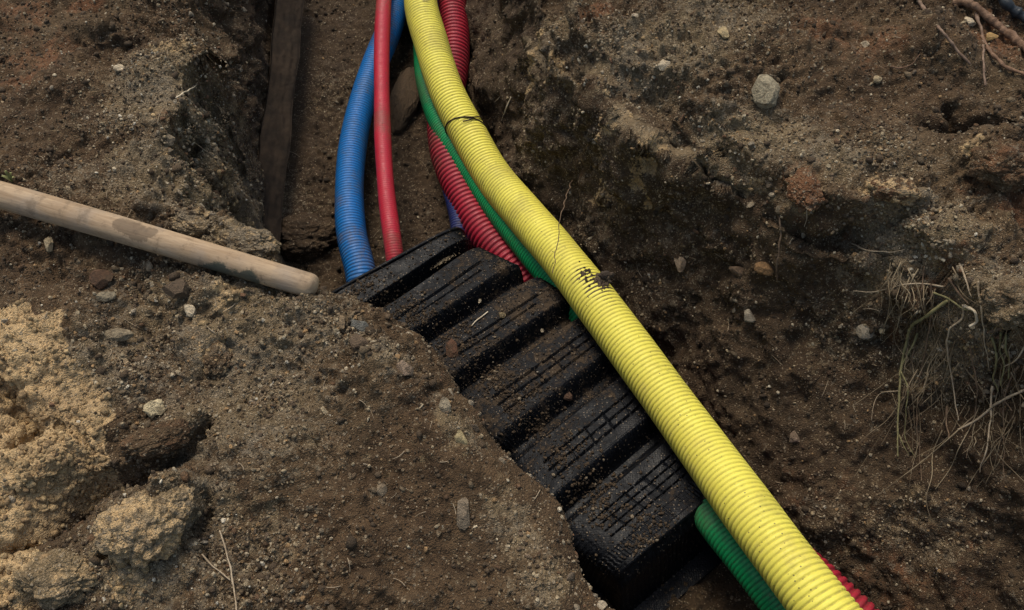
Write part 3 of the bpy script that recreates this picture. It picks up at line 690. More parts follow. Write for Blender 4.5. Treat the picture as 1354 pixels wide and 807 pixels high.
YP = [(-.40, 4.6, -.62), (-.345, 3.2, -.60), (556, 0, -.58), (571, 60, -.585), (590, 119, -.59), (616, 171, -.60), (651, 232, -.60), (697, 288, -.555), (733, 330, -.51), (774, 382, -.47), (833, 461, -.435),
      (920, 580, -.38), (1013, 707, -.29), (1076, 790, -.25), (1150, 885, -.24)]
YP[-1] = tuple(P(1150, 885, -.24)); YP.append((.84, .02, -.26)); YP.append((1.15, -.5, -.3))
mudc = P(788, 366, -.42)
def ydirt(v, g):
    def bl(px, py, z, r): q = P(px, py, z); return np.exp(-(np.linalg.norm(v - q[None], axis=1) / r) ** 2)
    d = bl(794, 373, -.41, .036) * .85 + bl(770, 360, -.41, .030) * .62 + bl(800, 380, -.42, .02) * .8 + bl(778, 385, -.41, .014) * .5
    d = d * (.55 + .6 * g) + g * (bl(812, 405, -.41, .03) + bl(828, 425, -.41, .03) * .8 + bl(790, 395, -.41, .03) * .6) * .62
    d += bl(562, 2, -.53, .018) * .9
    d += g * (.18 + .30 * fbm(v[:, 0], v[:, 1], v[:, 2], 7, 3, 12)).clip(0, .40)
    return d
yel, YC, YS = corrugated('yellow_conduit', YP, .0585, .0122, .0023, M_YEL, 'thick yellow corrugated conduit running the whole length of the trench on top of everything', seg=64, groove=.34, dirt=ydirt)
corrugated('blue_conduit', [(-.33, 4.6, -.66), (-.37, 3.3, -.66), (527, -8, -.655), (516, 35, -.655), (494, 90, -.66), (475, 150, -.66), (465, 205, -.66), (462, 260, -.655), (465, 310, -.655), (478, 368, -.665), tuple(P(478, 368, -.665) + np.array([.01, -.14, -.05])), tuple(P(478, 368, -.665) + np.array([.05, -.35, -.07]))],
           .0450, .0105, .0020, M_BLUE, 'bright blue corrugated conduit entering the left end of the black chamber', groove=.4)
corrugated('red_conduit', [(-.50, 4.6, -.6), (-.47, 3.3, -.585), (508, -5, -.56), (505, 60, -.56), (505, 130, -.565), (507, 200, -.575), (512, 265, -.59), (521, 332, -.62), tuple(P(521, 332, -.62) + np.array([.02, -.14, -.08])), tuple(P(521, 332, -.62) + np.array([.05, -.35, -.10]))],
           .0262, .0075, .0005, M_REDS, 'thin bright red conduit crossing over the blue one and going under the chamber', seg=36, groove=.35)
corrugated('red_conduit', [(-.16, 4.6, -.67), (-.205, 3.3, -.67), (598, 0, -.69), (601, 50, -.695), (598, 100, -.70), (586, 150, -.69), (590, 200, -.69), (609, 250, -.69), (636, 300, -.69), (669, 342, -.69), (716, 395, -.70), (800, 480, -.69), (900, 600, -.62), (1000, 700, -.50), (1088, 781, -.42),
           tuple(P(1170, 870, -.42)), (.95, -.05, -.45), (1.3, -.6, -.5)],
           .054, .0170, .0052, M_REDB, 'thick dark red ribbed conduit half hidden under the yellow and green ones', groove=.42)
corrugated('green_conduit', [(-.33, 4.6, -.66), (-.32, 3.3, -.66), (561, 0, -.66), (562, 60, -.66), (566, 110, -.66), (584, 165, -.66), (615, 215, -.655), (660, 280, -.635), (711, 345, -.605), (762, 408, -.60), (830, 510, -.62), (895, 615, -.57), (945, 690, -.45), (988, 745, -.42), (1030, 800, -.41),
           tuple(P(1090, 880, -.40)), (.72, .02, -.42), (1.05, -.5, -.48)],
           .0405, .0098, .0020, M_GRN, 'green conduit squeezed between the yellow pipe and the black chamber', groove=.4)
corrugated('navy_conduit', [(-.25, 4.6, -.70), (-.26, 3.3, -.70), (585, 0, -.70), (585, 120, -.70), (588, 190, -.71), (594, 240, -.71), (606, 290, -.70), tuple(P(600, 290, -.69) + np.array([.03, -.14, -.04])), tuple(P(600, 290, -.69) + np.array([.08, -.35, -.05]))],
           .028, .008, .0014, M_NAVY, 'dark blue conduit just showing left of the thick red one', seg=36, groove=.4)
print('pipes', time.time() - T0)

# ------------------------------------------------------------------ muddy board along the left wall
b0, b1 = P(350, 318, -.66), P(388, -40, -.60); dv = (b1 - b0); Lb = np.linalg.norm(dv); dv /= Lb
ac = np.cross(dv, [0, 0, 1]); ac /= np.linalg.norm(ac); ac = ac if ac[0] > 0 else -ac
tl = ac * math.cos(math.radians(38)) - np.cross(ac, dv) * 0; tl = ac * math.cos(math.radians(35)) + np.array([0, 0, -1]) * math.sin(math.radians(35)); nn = np.cross(tl, dv); nn = nn if nn[2] > 0 else -nn
nl, nw = 260, 22; tv = np.linspace(0, 1, nl); wv = np.linspace(-1, 1, nw)
def bpt(t, w, top):
    hw_ = .047 + .005 * noise(t * 9, 0 * t, 0 * t, 3); q = b0 + dv * (t * Lb + (.012 * noise(w * 3, 0 * w, 0 * w, 5)) * (t < .02))[..., None] + tl * (w * hw_)[..., None]
    return q + nn * (top * (.013 - .006 * np.abs(w) ** 8) + top * .0035 * fbm(t * Lb * .35 + 0 * w, w * .06, 0 * t, 60, 3, 8) + .006 * noise(t * 5, 0 * t, 0 * t, 9))[..., None]
Tg, Wg = np.meshgrid(tv, wv, indexing='ij'); Va = bpt(Tg, Wg, 1.).reshape(-1, 3); Vb = bpt(Tg, Wg, -1.).reshape(-1, 3); idb = np.arange(nl * nw).reshape(nl, nw)
fa = np.stack([idb[:-1, :-1], idb[1:, :-1], idb[1:, 1:], idb[:-1, 1:]], -1).reshape(-1, 4); fb = fa[:, ::-1] + nl * nw
rim_ = np.concatenate([idb[:, 0], idb[-1, 1:], idb[::-1, -1][1:], idb[0, ::-1][1:-1]]); rn = np.roll(rim_, -1)
fs = np.stack([rim_, rn, rn + nl * nw, rim_ + nl * nw], -1)
M_BOARD = simple('muddy_wood', (.014, .009, .005), (.036, .023, .013), .9, 13, .004)
o = mesh_obj('wooden_board', np.vstack([Va, Vb]), np.vstack([fa, fb, fs]), M_BOARD, loc=b0)
for nm, vv in (('sand', 0), ('clay', 0), ('grit', 0), ('tan', 0), ('damp_shade', .75)): attr(o, nm, np.full(len(o.data.vertices), vv))
tag(o, 'dark mud smeared board lying lengthwise against the left wall of the far trench', 'board')

# ------------------------------------------------------------------ black chamber
# shoulder points of the ribs' edges, far end to near end: left px, right px, height
RL = [((424,396),(603,299),-.565), ((470,424),(622,320),-.56), ((540,463),(699,358),-.545), ((602,517),(768,404),-.525), ((676,596),(836,470),-.495), ((736,688),(905,545),-.455), ((828,748),(985,618),-.43)]
Lp_ = np.array([P(*l, z) for l, r, z in RL]); Rp_ = np.array([P(*r, z) for l, r, z in RL])
Cc = (Lp_ + Rp_) / 2; hw = np.linalg.norm(Lp_ - Rp_, axis=1) / 2
print('half widths', hw.round(3), 'pitches', np.linalg.norm(np.diff(Cc, axis=0), axis=1).round(3))
NR = 6; na, nb = 960, 340
ua = np.linspace(0, NR, na)
def smooth_u(a):      # a smooth curve through the 7 stations
    c, _ = spline([[i, *v] for i, v in enumerate(a)], 400); return np.stack([np.interp(ua, c[:, 0], c[:, k]) for k in range(1, c.shape[1])], -1)
Sv = Lp_ - Rp_; Sv[:, 2] = 0; Sv /= np.linalg.norm(Sv, axis=1)[:, None]
cen_u = smooth_u(Cc); side_u = smooth_u(Sv); side_u /= np.linalg.norm(side_u, axis=1)[:, None]
hw_u = smooth_u(np.stack([hw * .85 + hw.mean() * .15, hw], -1))[:, 0]
upv = np.array([0, 0, 1.]); HT = .20
ax = cen_u[-1] - cen_u[0]; LEN = float(np.linalg.norm(ax)); ax /= LEN; side = side_u[na // 2]
w_ = ua % 1.0; wz = np.where((ua < .12) | (ua > NR - .25), 1., 0.)
cr = np.interp(w_, [0, .035, .13, .74, .85, .93, 1], [0, .12, 1, 1, .45, 0, 0]); cr = np.maximum(cr, wz); cr = cr * .45 + .55 * cr * cr * (3 - 2 * cr)
n_ = 7.0; ex_ = 2 / n_
tt = np.linspace(0, np.pi, 4000); sx = np.sign(np.cos(tt)) * np.abs(np.cos(tt)) ** ex_; sz_ = np.abs(np.sin(tt)) ** ex_
al = np.concatenate([[0], np.cumsum(np.hypot(np.diff(sx * .23), np.diff(sz_ * HT)))]); tq = np.interp(np.linspace(0, al[-1], nb), al, tt)
sx = np.sign(np.cos(tq)) * np.abs(np.cos(tq)) ** ex_; sz_ = np.abs(np.sin(tq)) ** ex_      # sx=+1 is the left foot
A_ = np.repeat(ua[:, None], nb, 1); C_ = cr[:, None]; Wb = hw_u[:, None] + .028
W_ = Wb - .024 * (1 - C_); H_ = HT - .055 * (1 - C_)
U_ = sx[None] * W_; Hh = sz_[None] * H_
u_ = A_ % 1.0; rib_id = np.floor(np.minimum(A_, NR - .001))
Ux = sx[None] * Wb
top = (sz_[None] > .955) * 1.0
# rows of rectangular slots with cross bars pressed into the ribs' tops
cell = ((Ux + .162) / .030) % 1.0; cn = np.floor((Ux + .162) / .030)
def rows(*cs, w=.013): return np.any([np.abs(u_ - c) < w for c in cs], axis=0)
grid = (rows(.36, .47, .58) & (np.abs(Ux) < .152) & (cell > .12)) | ((cell < .10) & (u_ > .33) & (u_ < .61) & (np.abs(Ux) < .155) & (cn % 2 == 0))
grid5 = (rows(.30, .40, .50, .60, w=.010) & (np.abs(Ux) < .150) & (cell > .16)) | ((cell < .10) & (u_ > .28) & (u_ < .62) & (np.abs(Ux) < .155) & (cn % 2 == 1))
two = (rows(.44, w=.020) & (np.abs(Ux) < .16)) | (rows(.56, w=.014) & (np.abs(Ux) < .13) & (cell > .1))
slot = np.where(rib_id == 0, False, np.where(rib_id <= 2, two, np.where(rib_id <= 4, grid, grid5)))
Hh = Hh - .011 * slot * top
slopez = ((u_ > .72) & (u_ < .93)) * 1.0
comb = (np.sin(Ux * 2 * np.pi / .0085) > 0) * slopez * (sz_[None] > .5)
Hh = Hh + .0022 * comb
Hh = Hh + .0022 * noise(A_ * 1.2, Ux * 7, 0 * A_, 8) * top
sidecomb = (np.sin(A_ * 2 * np.pi * 14) > .2) * (1 - top) * (sz_[None] > .15)
U_ = U_ * (1 + .010 * sidecomb)
base_u = cen_u - upv * HT
org = base_u[na // 2].copy()
Pz = base_u[:, None] + side_u[:, None] * U_[..., None] + upv * Hh[..., None]
ns = 30; sk = []; fw = np.cross(side_u[-1], upv); fw = fw if fw @ ax > 0 else -fw
for q in range(1, ns + 1):
    t = q / ns; rb = .0022 * (np.sin(Ux[-1] * 2 * np.pi / .012) > 0) * (t > .12)
    sk.append(base_u[-1][None] + fw[None] * (.014 * min(1, t * 5) + .045 * t + rb)[:, None] + side_u[-1][None] * (U_[-1] * (1 + .03 * t))[:, None] + upv[None] * (Hh[-1] * (1 - .97 * t))[:, None])
Pz = np.concatenate([Pz, np.array(sk)], 0)
nA = Pz.shape[0]
idx = np.arange(nA * nb).reshape(nA, nb)
Fc = np.stack([idx[:-1, :-1], idx[1:, :-1], idx[1:, 1:], idx[:-1, 1:]], -1).reshape(-1, 4)
chamber = bpy.data.objects.new('drainage_chamber', None); COL.objects.link(chamber)
chamber.location = tuple(org)
tag(chamber, 'black ribbed plastic arched chamber with slotted top covering the pipes in the trench', 'drainage chamber')
def child(name, Vv, Ff, mat, smooth=True):
    o = mesh_obj(name, Vv - org[None], Ff, mat, parent=chamber, smooth=smooth); return o
shell = child('ribbed_shell', Pz.reshape(-1, 3), Fc, M_BLK, smooth=True)
dustv = np.zeros((nA, nb)); ridx = np.clip(np.concatenate([ua, np.full(ns, 5.9)]), 0, 5.99)
dustv[:] = np.interp(ridx, [0, .9, 1.3, 2.3, 3.2, 4.2, 4.8, 5.2, 6], [0, .1, .5, .9, 1.1, .8, .1, .0, .45])[:, None] + .3 * (np.arange(nb) / nb > .55)[None] * (ridx < 3.2)[:, None]
attr(shell, 'dust', dustv)
def strip(path, sd, wd, tk, name):
    """a flat bar along path (n,3) with side vectors sd (n,3)"""
    Vv = []; n = len(path)
    for q, s_ in zip(path, sd):
        for a_, b_ in ((-1, -1), (1, -1), (1, .2), (.93, 1), (-.93, 1), (-1, .2)): Vv.append(q + s_ * wd / 2 * a_ + upv * tk / 2 * b_)
    Ff = [[i * 6 + k, i * 6 + (k + 1) % 6, i * 6 + 6 + (k + 1) % 6, i * 6 + 6 + k] for i in range(n - 1) for k in range(6)]
    o = child(name, np.array(Vv), [np.array(Ff), np.array([[0, 5, 4, 3, 2, 1], [(n - 1) * 6 + k for k in range(6)]])], M_BLK, smooth=False); attr(o, 'dust', np.full(len(Vv), .1))
for sgn in (1, -1):
    strip((base_u + side_u * sgn * (hw_u[:, None] + .050) + upv * .004)[::8], side_u[::8], .06, .010, 'base_flange')
pe = np.array([base_u[-1] + fw * .082 + side_u[-1] * k * (hw_u[-1] + .075) + upv * .004 for k in np.linspace(-1, 1, 30)])
strip(pe, np.repeat(fw[None], 30, 0), .05, .010, 'end_flange')
c, s = spline([base_u[0] + side_u[0] * (sx[i] * (hw_u[0] + .030)) + upv * (sz_[i] * (HT + .002)) for i in range(0, nb, 6)], 220)
Vv, Ff = sweep(c, np.full(len(c), .0055), 8); o = child('end_lip', Vv, Ff, M_BLK); attr(o, 'dust', np.full(len(Vv), .2))
# loose soil spilt from the bank's edge on to the chamber
wsp = (sz_[None] > .6) * np.exp(-((Ux - .10) / .05) ** 2) * (.25 + sstep(-.2, .5, fbm(A_ * 1., Ux * 1., 0 * A_, 6, 2, 15))) + (sz_[None] > .9) * .03
sel = rng.choice(na * nb, 4200, p=(wsp / wsp.sum()).ravel()); pp = Pz[:na].reshape(-1, 3)[sel] + upv[None] * .0015
szz = .0012 + .0052 * rng.power(.30, len(pp))
o = scatter('spilt_soil', pp, szz, palette(len(pp), [(.085,.056,.031), (.125,.084,.047), (.05,.034,.021), (.34,.27,.18)], [4,3,3,.5]), ICO0, jag=.28, flat=(.6, 1.), smooth=True)
tag(o, 'soil crumbs spilt from the near mound along the left side of the black chamber', 'soil', kind='stuff')
# dirt crumbs lying on the chamber
sel = rng.choice(na * nb, 2600, p=(lambda w: w / w.sum())(((top * (.15 + np.clip(dustv[:na], 0, 1.2) ** 2) * (.2 + sstep(-.1, .6, fbm(A_ * 1., Ux * 1., 0 * A_, 14, 2, 5))))).ravel()))
pp = Pz[:na].reshape(-1, 3)[sel] + upv[None] * .001
szz = .0009 + .0026 * rng.power(.35, len(pp))
c = palette(len(pp), [(.07,.05,.033), (.045,.033,.022), (.22,.17,.12), (.5,.45,.36)], [5,4,1.2,.15])
o = scatter('dirt_crumbs', pp, szz, c, ICO0, jag=.25); tag(o, 'loose dirt and grit scattered on top of the black chamber', 'dirt', kind='stuff')
def on_chamber(px, py):
    best = None
    T = Pz[:na].reshape(-1, 3); rel = T - CAMP; k = FPX / (rel @ np.array([0, CP, -SP])); sxp = 677 + rel[:, 0] * k; syp = 403.5 - (rel @ np.array([0, SP, CP])) * k
    return T[int(np.argmin((sxp - px) ** 2 + (syp - py) ** 2 - 2e4 * 0 + 0 * T[:, 2]))]
stone('earth_clod', 598, 462, 22, 26, 20, (.11,.058,.038), 'reddish brown clod lying on the third rib of the black chamber', 'clod', pos=on_chamber(598, 462), sink=.4)
stone('earth_clod', 749, 525, 15, 15, 0, (.085,.05,.036), 'small brown clod in a rib gap in the middle of the chamber', 'clod', pos=on_chamber(749, 525), sink=.4)
stone('pebble', 664, 417, 11, 8, 0, (.26,.22,.14), 'tan oval pebble on the dusty third rib of the chamber', pos=on_chamber(664, 417), sink=.3)
stone('pebble', 717, 438, 6, 6, 0, (.6,.55,.45), 'tiny white pebble on the chamber near the yellow pipe', pos=on_chamber(717, 438), sink=.2)
stone('pebble', 634, 399, 6, 6, 0, (.6,.55,.45), 'tiny white pebble on the chamber left of the pale straw', pos=on_chamber(634, 399), sink=.2)
for k, (cx, cy) in enumerate([(586, 345)]):
    q = on_chamber(cx, cy); n = 260
    off = rng.normal(0, 1, (n, 2)); pp = q[None] + side[None] * off[:, :1] * .020 + ax[None] * off[:, 1:] * .006 + upv[None] * (.001 + .004 * np.exp(-off[:, :1] ** 2))
    o = scatter('sand_heap', pp, .0012 + .0022 * rng.random(n), palette(n, [(.42,.33,.20), (.30,.23,.14)], [1, 1]), ICO0, jag=.2)
    tag(o, 'little spill of pale sand on the second rib of the chamber', 'sand', kind='stuff')

# ------------------------------------------------------------------ wooden handle
e1 = P(420, 381, .045); e0 = P(0, 261, .06); dirv = (e1 - e0) / np.linalg.norm(e1 - e0); e00 = e0 - dirv * .62
n = 260; s = np.linspace(0, 1, n); Lh = np.linalg.norm(e1 - e00)
c = e00[None] + (e1 - e00)[None] * s[:, None]; c[:, 2] += .010 * np.sin(s * 3.1)
r0 = np.interp(s, [0, .5, 1], [.0275, .0285, .0245])
endc = np.clip((s * Lh - (Lh - .022)) / .022, 0, 1); R = r0 * np.sqrt(np.clip(1 - endc ** 3.0, .02, 1))
aa = np.linspace(0, 2 * np.pi, 48, endpoint=False)
Rf = R[:, None] * (1 + .008 * noise(s[:, None] * 6 + 0 * aa[None], np.cos(aa)[None] + 0 * s[:, None], np.sin(aa)[None] + 0 * s[:, None], 4))
Vv, Ff = sweep(c, Rf, 48)
def tolocal(Vv, o3, d3):      # object x runs along the handle so that the grain follows it
    xx = d3; zz = np.array([0, 0, 1.]) - xx * xx[2]; zz /= np.linalg.norm(zz); yy = np.cross(zz, xx)
    Rm = np.stack([xx, yy, zz], 0); return (Vv - o3[None]) @ Rm.T, Rm
from mathutils import Matrix
loc, Rm = tolocal(Vv, e00, dirv)
hd = mesh_obj('wooden_pole', loc, Ff, M_WOOD)
hd.matrix_world = Matrix([[*Rm[:, 0], e00[0]], [*Rm[:, 1], e00[1]], [*Rm[:, 2], e00[2]], [0, 0, 0, 1]])
def near(px, py, r, z=.07): q = P(px, py, z); return np.exp(-(np.linalg.norm(Vv - q[None], axis=1) / r) ** 2)
attr(hd, 'dirt', near(160, 298, .020, .08) * .85 + near(176, 304, .020, .08) * .9 + near(188, 311, .018, .08) * .8 + near(204, 309, .014, .08) * .8 + near(80, 285, .02, .06) * .5 + near(25, 268, .02, .06) * .5 + near(340, 378, .05, .05) * .5 + .12)
attr(hd, 'paint', near(295, 356, .030, .05) * 1.0 + near(330, 370, .030, .05) * 1.0 + near(270, 346, .022, .05) * .8)
tag(hd, 'weathered round wooden tool pole lying on the left bank with its end over the trench', 'wooden pole')

# ------------------------------------------------------------------ roots, twigs, straw
def strand(name, pts, r, mat, label, cat, off=.006, r_end=None, wob=.0015, seg=7, group=None, world=False):
    q = [np.array(p, float) if world else (hit(p[0], p[1], p[2] if len(p) > 2 else off)) for p in pts]
    # a root hangs free of small bumps: smooth its depth
    q = np.array(q)
    c, s = spline(q, .003)
    if len(c) < 8: c, s = spline(q, 12)
    sd_ = abs(hash(label)) % 97 if False else sum(map(ord, label)) % 97
    c = c + wob * np.stack([noise(s * 45, 0 * s, 0 * s, sd_ + k) for k in range(3)], -1)
    t = s / s[-1]; R = r + (((r_end if r_end is not None else r * .35) - r) * t); R = R * (1 + .25 * noise(s * 120, 0 * s, 0 * s, sd_ + 7))
    Vv, Ff = sweep(c, R, seg); o = mesh_obj(name, Vv, Ff, mat)
    return tag(o, label, cat, group)
def rc(*pp): return [(1120 + a / 2.603, 330 + b_ / 2.603) for a, b_ in pp]
def strandp(name, pts, r, mat, label, o1=.012, o2=.03, **k):
    n = len(pts); return strand(name, [(p[0], p[1], o1 + (o2 - o1) * i / (n - 1)) for i, p in enumerate(pts)], r, mat, label, 'root', **k)
strandp('root', rc((330,128),(260,117),(200,120),(100,145),(20,145)), .0022, M_ROOT, 'pale root reaching straight left out of the hanging tangle', .008, .03)
strandp('root', rc((345,175),(280,225),(225,262),(200,340),(185,420),(180,500),(175,620),(175,715)), .0038, M_ROOTG, 'long greenish root bending down, leftmost thick one of the tangle', .03, .03, r_end=.0016)
strandp('root', rc((290,120),(288,230),(270,350),(250,450),(242,600),(250,700),(257,800)), .0022, M_ROOTD, 'long thin brown root hanging straight down left of the small white flecks', .02, .012)
strandp('root', rc((400,190),(398,235),(350,280),(345,360),(365,480),(385,590)), .0028, M_ROOT, 'S shaped tan root hanging down the middle of the tangle', .02, .02, r_end=.0013)
strandp('root', rc((450,110),(465,220),(475,330),(490,420)), .0024, M_ROOT, 'straight pale root hanging beside the dark hollow', .03, .02)
strandp('root', rc((625,475),(520,530),(440,590),(380,622)), .0028, M_ROOT, 'pale root slanting down to the left from the right edge', .03, .035, r_end=.002)
strandp('root', rc((575,258),(520,275),(478,292)), .0034, M_ROOTD, 'short dark root stub under the overhanging clod', .01, .03, r_end=.0026)
strandp('root', rc((625,290),(609,335),(585,378),(540,406)), .0026, M_ROOT, 'curved root hooking left near the right edge', .03, .03)
strandp('root', rc((425,330),(432,370),(448,480),(440,560),(410,720)), .0020, M_ROOTD, 'thin brown root ending in a frayed tip, right of the S shaped one', .015, .02)
strandp('root', rc((500,470),(495,560),(480,680),(455,770)), .0026, M_ROOT, 'lowest tan root of the tangle, curving left at its tip', .015, .03)
strandp('root', rc((400,195),(440,212),(445,250),(420,268)), .0034, M_STRAW, 'bright hooked root end in the middle of the tangle', .02, .03, r_end=.0028)
strandp('root', rc((175,485),(110,500),(85,580),(95,605)), .0013, M_ROOT, 'hair thin root looping down at the left of the tangle', .02, .012)
strandp('root', rc((268,60),(265,80),(255,150),(240,280),(215,430)), .0018, M_ROOTD, 'fine dark root crossing behind the long greenish one', .01, .015)
strandp('root', rc((385,50),(410,110),(430,165)), .0026, M_ROOT, 'short pale root poking from the top of the tangle', .005, .02)
strandp('root', rc((300,150),(345,170),(395,200),(440,215)), .0028, M_ROOTG, 'greenish root lying slantwise over the top of the tangle', .02, .025)
strandp('root', rc((350,100),(385,150),(420,190)), .0032, M_ROOTD, 'thick dark root at the head of the tangle', .004, .02)
strandp('root', rc((540,480),(538,600),(540,700),(540,810)), .0015, M_ROOTD, 'very thin straight root at the right of the tangle', .01, .012)
strandp('root', rc((188,420),(210,480),(200,640),(235,720)), .0017, M_ROOTG, 'thin root forking off the long greenish one', .03, .02)
strandp('root', rc((176,640),(195,680),(215,715)), .0014, M_ROOTG, 'tiny forked tip at the foot of the long greenish root', .03, .02)
strandp('root', rc((85,0),(70,20),(78,70),(92,100)), .0014, M_ROOTD, 'small curved rootlet left above the tangle', .006, .012)
strandp('root', rc((15,-20),(75,5),(140,10),(200,0)), .0022, M_ROOT, 'thin root along the ledge above the tangle', .006, .01)
strandp('root', [(1030, 285), (1032, 310), (1028, 345), (1027, 372)], .0022, M_ROOTD, 'lone grey brown root hanging down the middle of the right wall', .006, .02, r_end=.002)
strandp('root', [(1066, 275), (1066, 290), (1063, 302)], .002, M_ROOT, 'short rootlet under the orange clay ledge', .004, .012)
strandp('root', [(676, 128), (670, 142), (663, 160)], .0024, M_STRAW, 'pale root stub on the wall right of the wire tie', .006, .02)
strandp('root', [(668, 118), (660, 128), (653, 136)], .0018, M_ROOT, 'short rootlet left of the pale stub on the wall', .006, .015)
strandp('root', [(632, 100), (629, 118), (628, 136)], .0016, M_ROOTD, 'thin upright rootlet beside the yellow pipe near the top', .006, .012)
strandp('root', [(783, 180), (775, 195), (762, 215), (757, 240)], .0020, M_ROOTD, 'root fork clinging to the wall above the long hanging one', .004, .02)
# long thin root hanging free over the yellow pipe
q = [hit(757, 238, .02), P(748, 262, -.40), P(741, 292, -.385), P(737, 320, -.395), P(731, 362, -.405)]
strand('root', q, .0017, M_ROOTD, 'long thin root hanging free across the yellow pipe', 'root', world=True, r_end=.001, wob=.003)
EX = [((500,300),(515,380),(505,440),(520,490),'upright greenish stalk, first of the bunch under the dark root stub'), ((530,285),(528,350),(540,400),(530,470),'greenish stalk in the middle of the bunch under the dark root stub'),
      ((548,290),(545,340),(560,390),(552,450),'greenish stalk at the right of the bunch under the dark root stub'), ((240,290),(215,350),(190,400),(178,440),'short root beside the bend of the long greenish one'),
      ((345,540),(340,600),(350,640),(352,655),'small dark curl of root left of the S shaped root tip'), ((590,400),(560,450),(545,520),(570,560),'bent dark root near the right edge below the hooked one')]
for a_, b_, c_, d_, lb_ in EX: strandp('root', rc(a_, b_, c_, d_), .0026, M_ROOTG if 'greenish' in lb_ else M_ROOTD, lb_, .02, .025, r_end=.0014)
# fine hair roots, nobody could count them
Vs, Fs, off_ = [], [], 0
HR = [(1205+20, 395, 70), (1250, 400, 60), (1290, 420, 70), (1330, 470, 60), (1230, 470, 50), (1315, 560, 50), (1200, 520, 30), (1180, 350, 40), (1290, 540, 50)]
for i in range(105):
    cx, cy, rr = HR[i % len(HR)]; x0 = cx + rng.normal(0, rr * .4); y0 = cy + rng.normal(0, rr * .3); Lp = rng.uniform(20, 130)
    dx = rng.normal(-.12, .30); bx = rng.normal(0, .35); pts = []
    for k in range(5): pts.append(hit(min(1420, x0 + dx * Lp * k / 4 + bx * Lp * (k / 4) ** 2 + rng.normal(0, 3)), y0 + Lp * k / 4, rng.uniform(.004, .03)))
    c, s = spline(pts, 18); Vv, Ff = sweep(c, np.linspace(.0010, .0005, 18) * rng.uniform(.6, 1.5), 5)
    Vs.append(Vv); Fs.append([f + off_ for f in Ff]); off_ += len(Vv)
o = mesh_obj('hair_roots', np.vstack(Vs), [np.vstack([f[0] for f in Fs]), np.vstack([f[1] for f in Fs])], M_HAIR)
tag(o, 'fine hair roots hanging from the torn edge of the right bank', 'roots', kind='stuff')
# scattered fine root fibres over the rest of the banks
Vs, Fs, off_ = [], [], 0
for i in range(120):
    x0 = rng.uniform(0, 1354); y0 = rng.uniform(0, 807); a = rng.uniform(0, 6.28); Lp = rng.uniform(6, 26); bnd = rng.normal(0, .35)
    pts = []; bad = False
    for k in range(4):
        a2 = a + bnd * k / 3; q = hit(x0 + math.cos(a2) * Lp * k / 3, y0 + math.sin(a2) * Lp * k / 3, .003); pts.append(q)
    if max(np.linalg.norm(pts[k + 1] - pts[k]) for k in range(3)) > .05 : continue
    c, s = spline(pts, 10); Vv, Ff = sweep(c, np.linspace(.0007, .0004, 10) * rng.uniform(.6, 1.4), 5)
    Vs.append(Vv); Fs.append([f + off_ for f in Ff]); off_ += len(Vv)
o = mesh_obj('root_fibres', np.vstack(Vs), [np.vstack([f[0] for f in Fs]), np.vstack([f[1] for f in Fs])], M_ROOT)
tag(o, 'short dry root fibres strewn over the soil', 'fibres', kind='stuff')
# twigs top right
strand('twig', [(1205, -12), (1222, 12), (1245, 40), (1265, 66), (1284, 86)], .0046, M_TWIG, 'straight grey brown twig slanting down in the top right', 'twig', .026, r_end=.003)
strand('root', [(1262, 3), (1282, 4), (1305, 22), (1330, 42), (1365, 68)], .0095, M_TWIGR, 'thickest reddish root crossing the top right corner', 'root', .02, r_end=.011)
strand('twig', [(1291, 18), (1298, 45), (1301, 80), (1302, 114)], .0038, M_TWIG, 'thin twig standing down from the thick reddish root', 'twig', .022, r_end=.0026)
strand('twig', [(1297, 48), (1312, 72), (1330, 88), (1365, 102)], .0040, M_TWIGR, 'reddish twig curving below the thick root to the right edge', 'twig', .016, r_end=.0046)
strand('twig', [(1278, -8), (1290, 8), (1303, 20)], .003, M_TWIG, 'short twig meeting the thick reddish root at the top edge', 'twig', .02)
strand('twig', [(1178, 88), (1190, 90), (1206, 85), (1216, 72)], .0026, M_TWIGR, 'curled brown rootlet beside a shallow hollow in the upper right', 'twig', .006)
# straw and stems on the left
strand('dry_stem', [(291, 703), (298, 722), (303, 745), (309, 775), (313, 815)], .0015, M_ROOT, 'long pale dry stem standing at the bottom of the near mound', 'stem', .012, r_end=.0014)
strand('dry_stem', [(268, 733), (285, 752), (306, 768)], .0014, M_ROOT, 'side stem joining the long pale one from the left', 'stem', .008, r_end=.0014)
strand('dry_stem', [(232, 130), (243, 123), (262, 112)], .0022, M_STRAW, 'short pale straw at the edge of the upper left clod', 'stem', .006)
strand('dry_stem', [(246, 180), (262, 192), (282, 207)], .0020, M_ROOT, 'thin straw on the left trench wall', 'stem', .006)
strand('dry_stem', [(1228, 495), (1222, 508), (1219, 520)], .0014, M_ROOT, 'tiny dry stem low in the root tangle', 'stem', .02)
q = [on_chamber(645, 413) + upv * .004, on_chamber(634, 422) + upv * .005, on_chamber(622, 433) + upv * .004]
strand('dry_stem', q, .0022, M_STRAW, 'pale straw lying on the third rib of the chamber', 'stem', world=True, r_end=.0016)
# hose in the far right corner
hp = [hit(1290, -60, .03), hit(1312, -20, .03), hit(1330, 4, .03), hit(1356, 24, .03), hit(1400, 42, .03)]
strand('hose', hp, .012, M_HOSE, 'black rubber hose crossing the extreme top right corner', 'hose', world=True, r_end=.012, wob=0, seg=16)
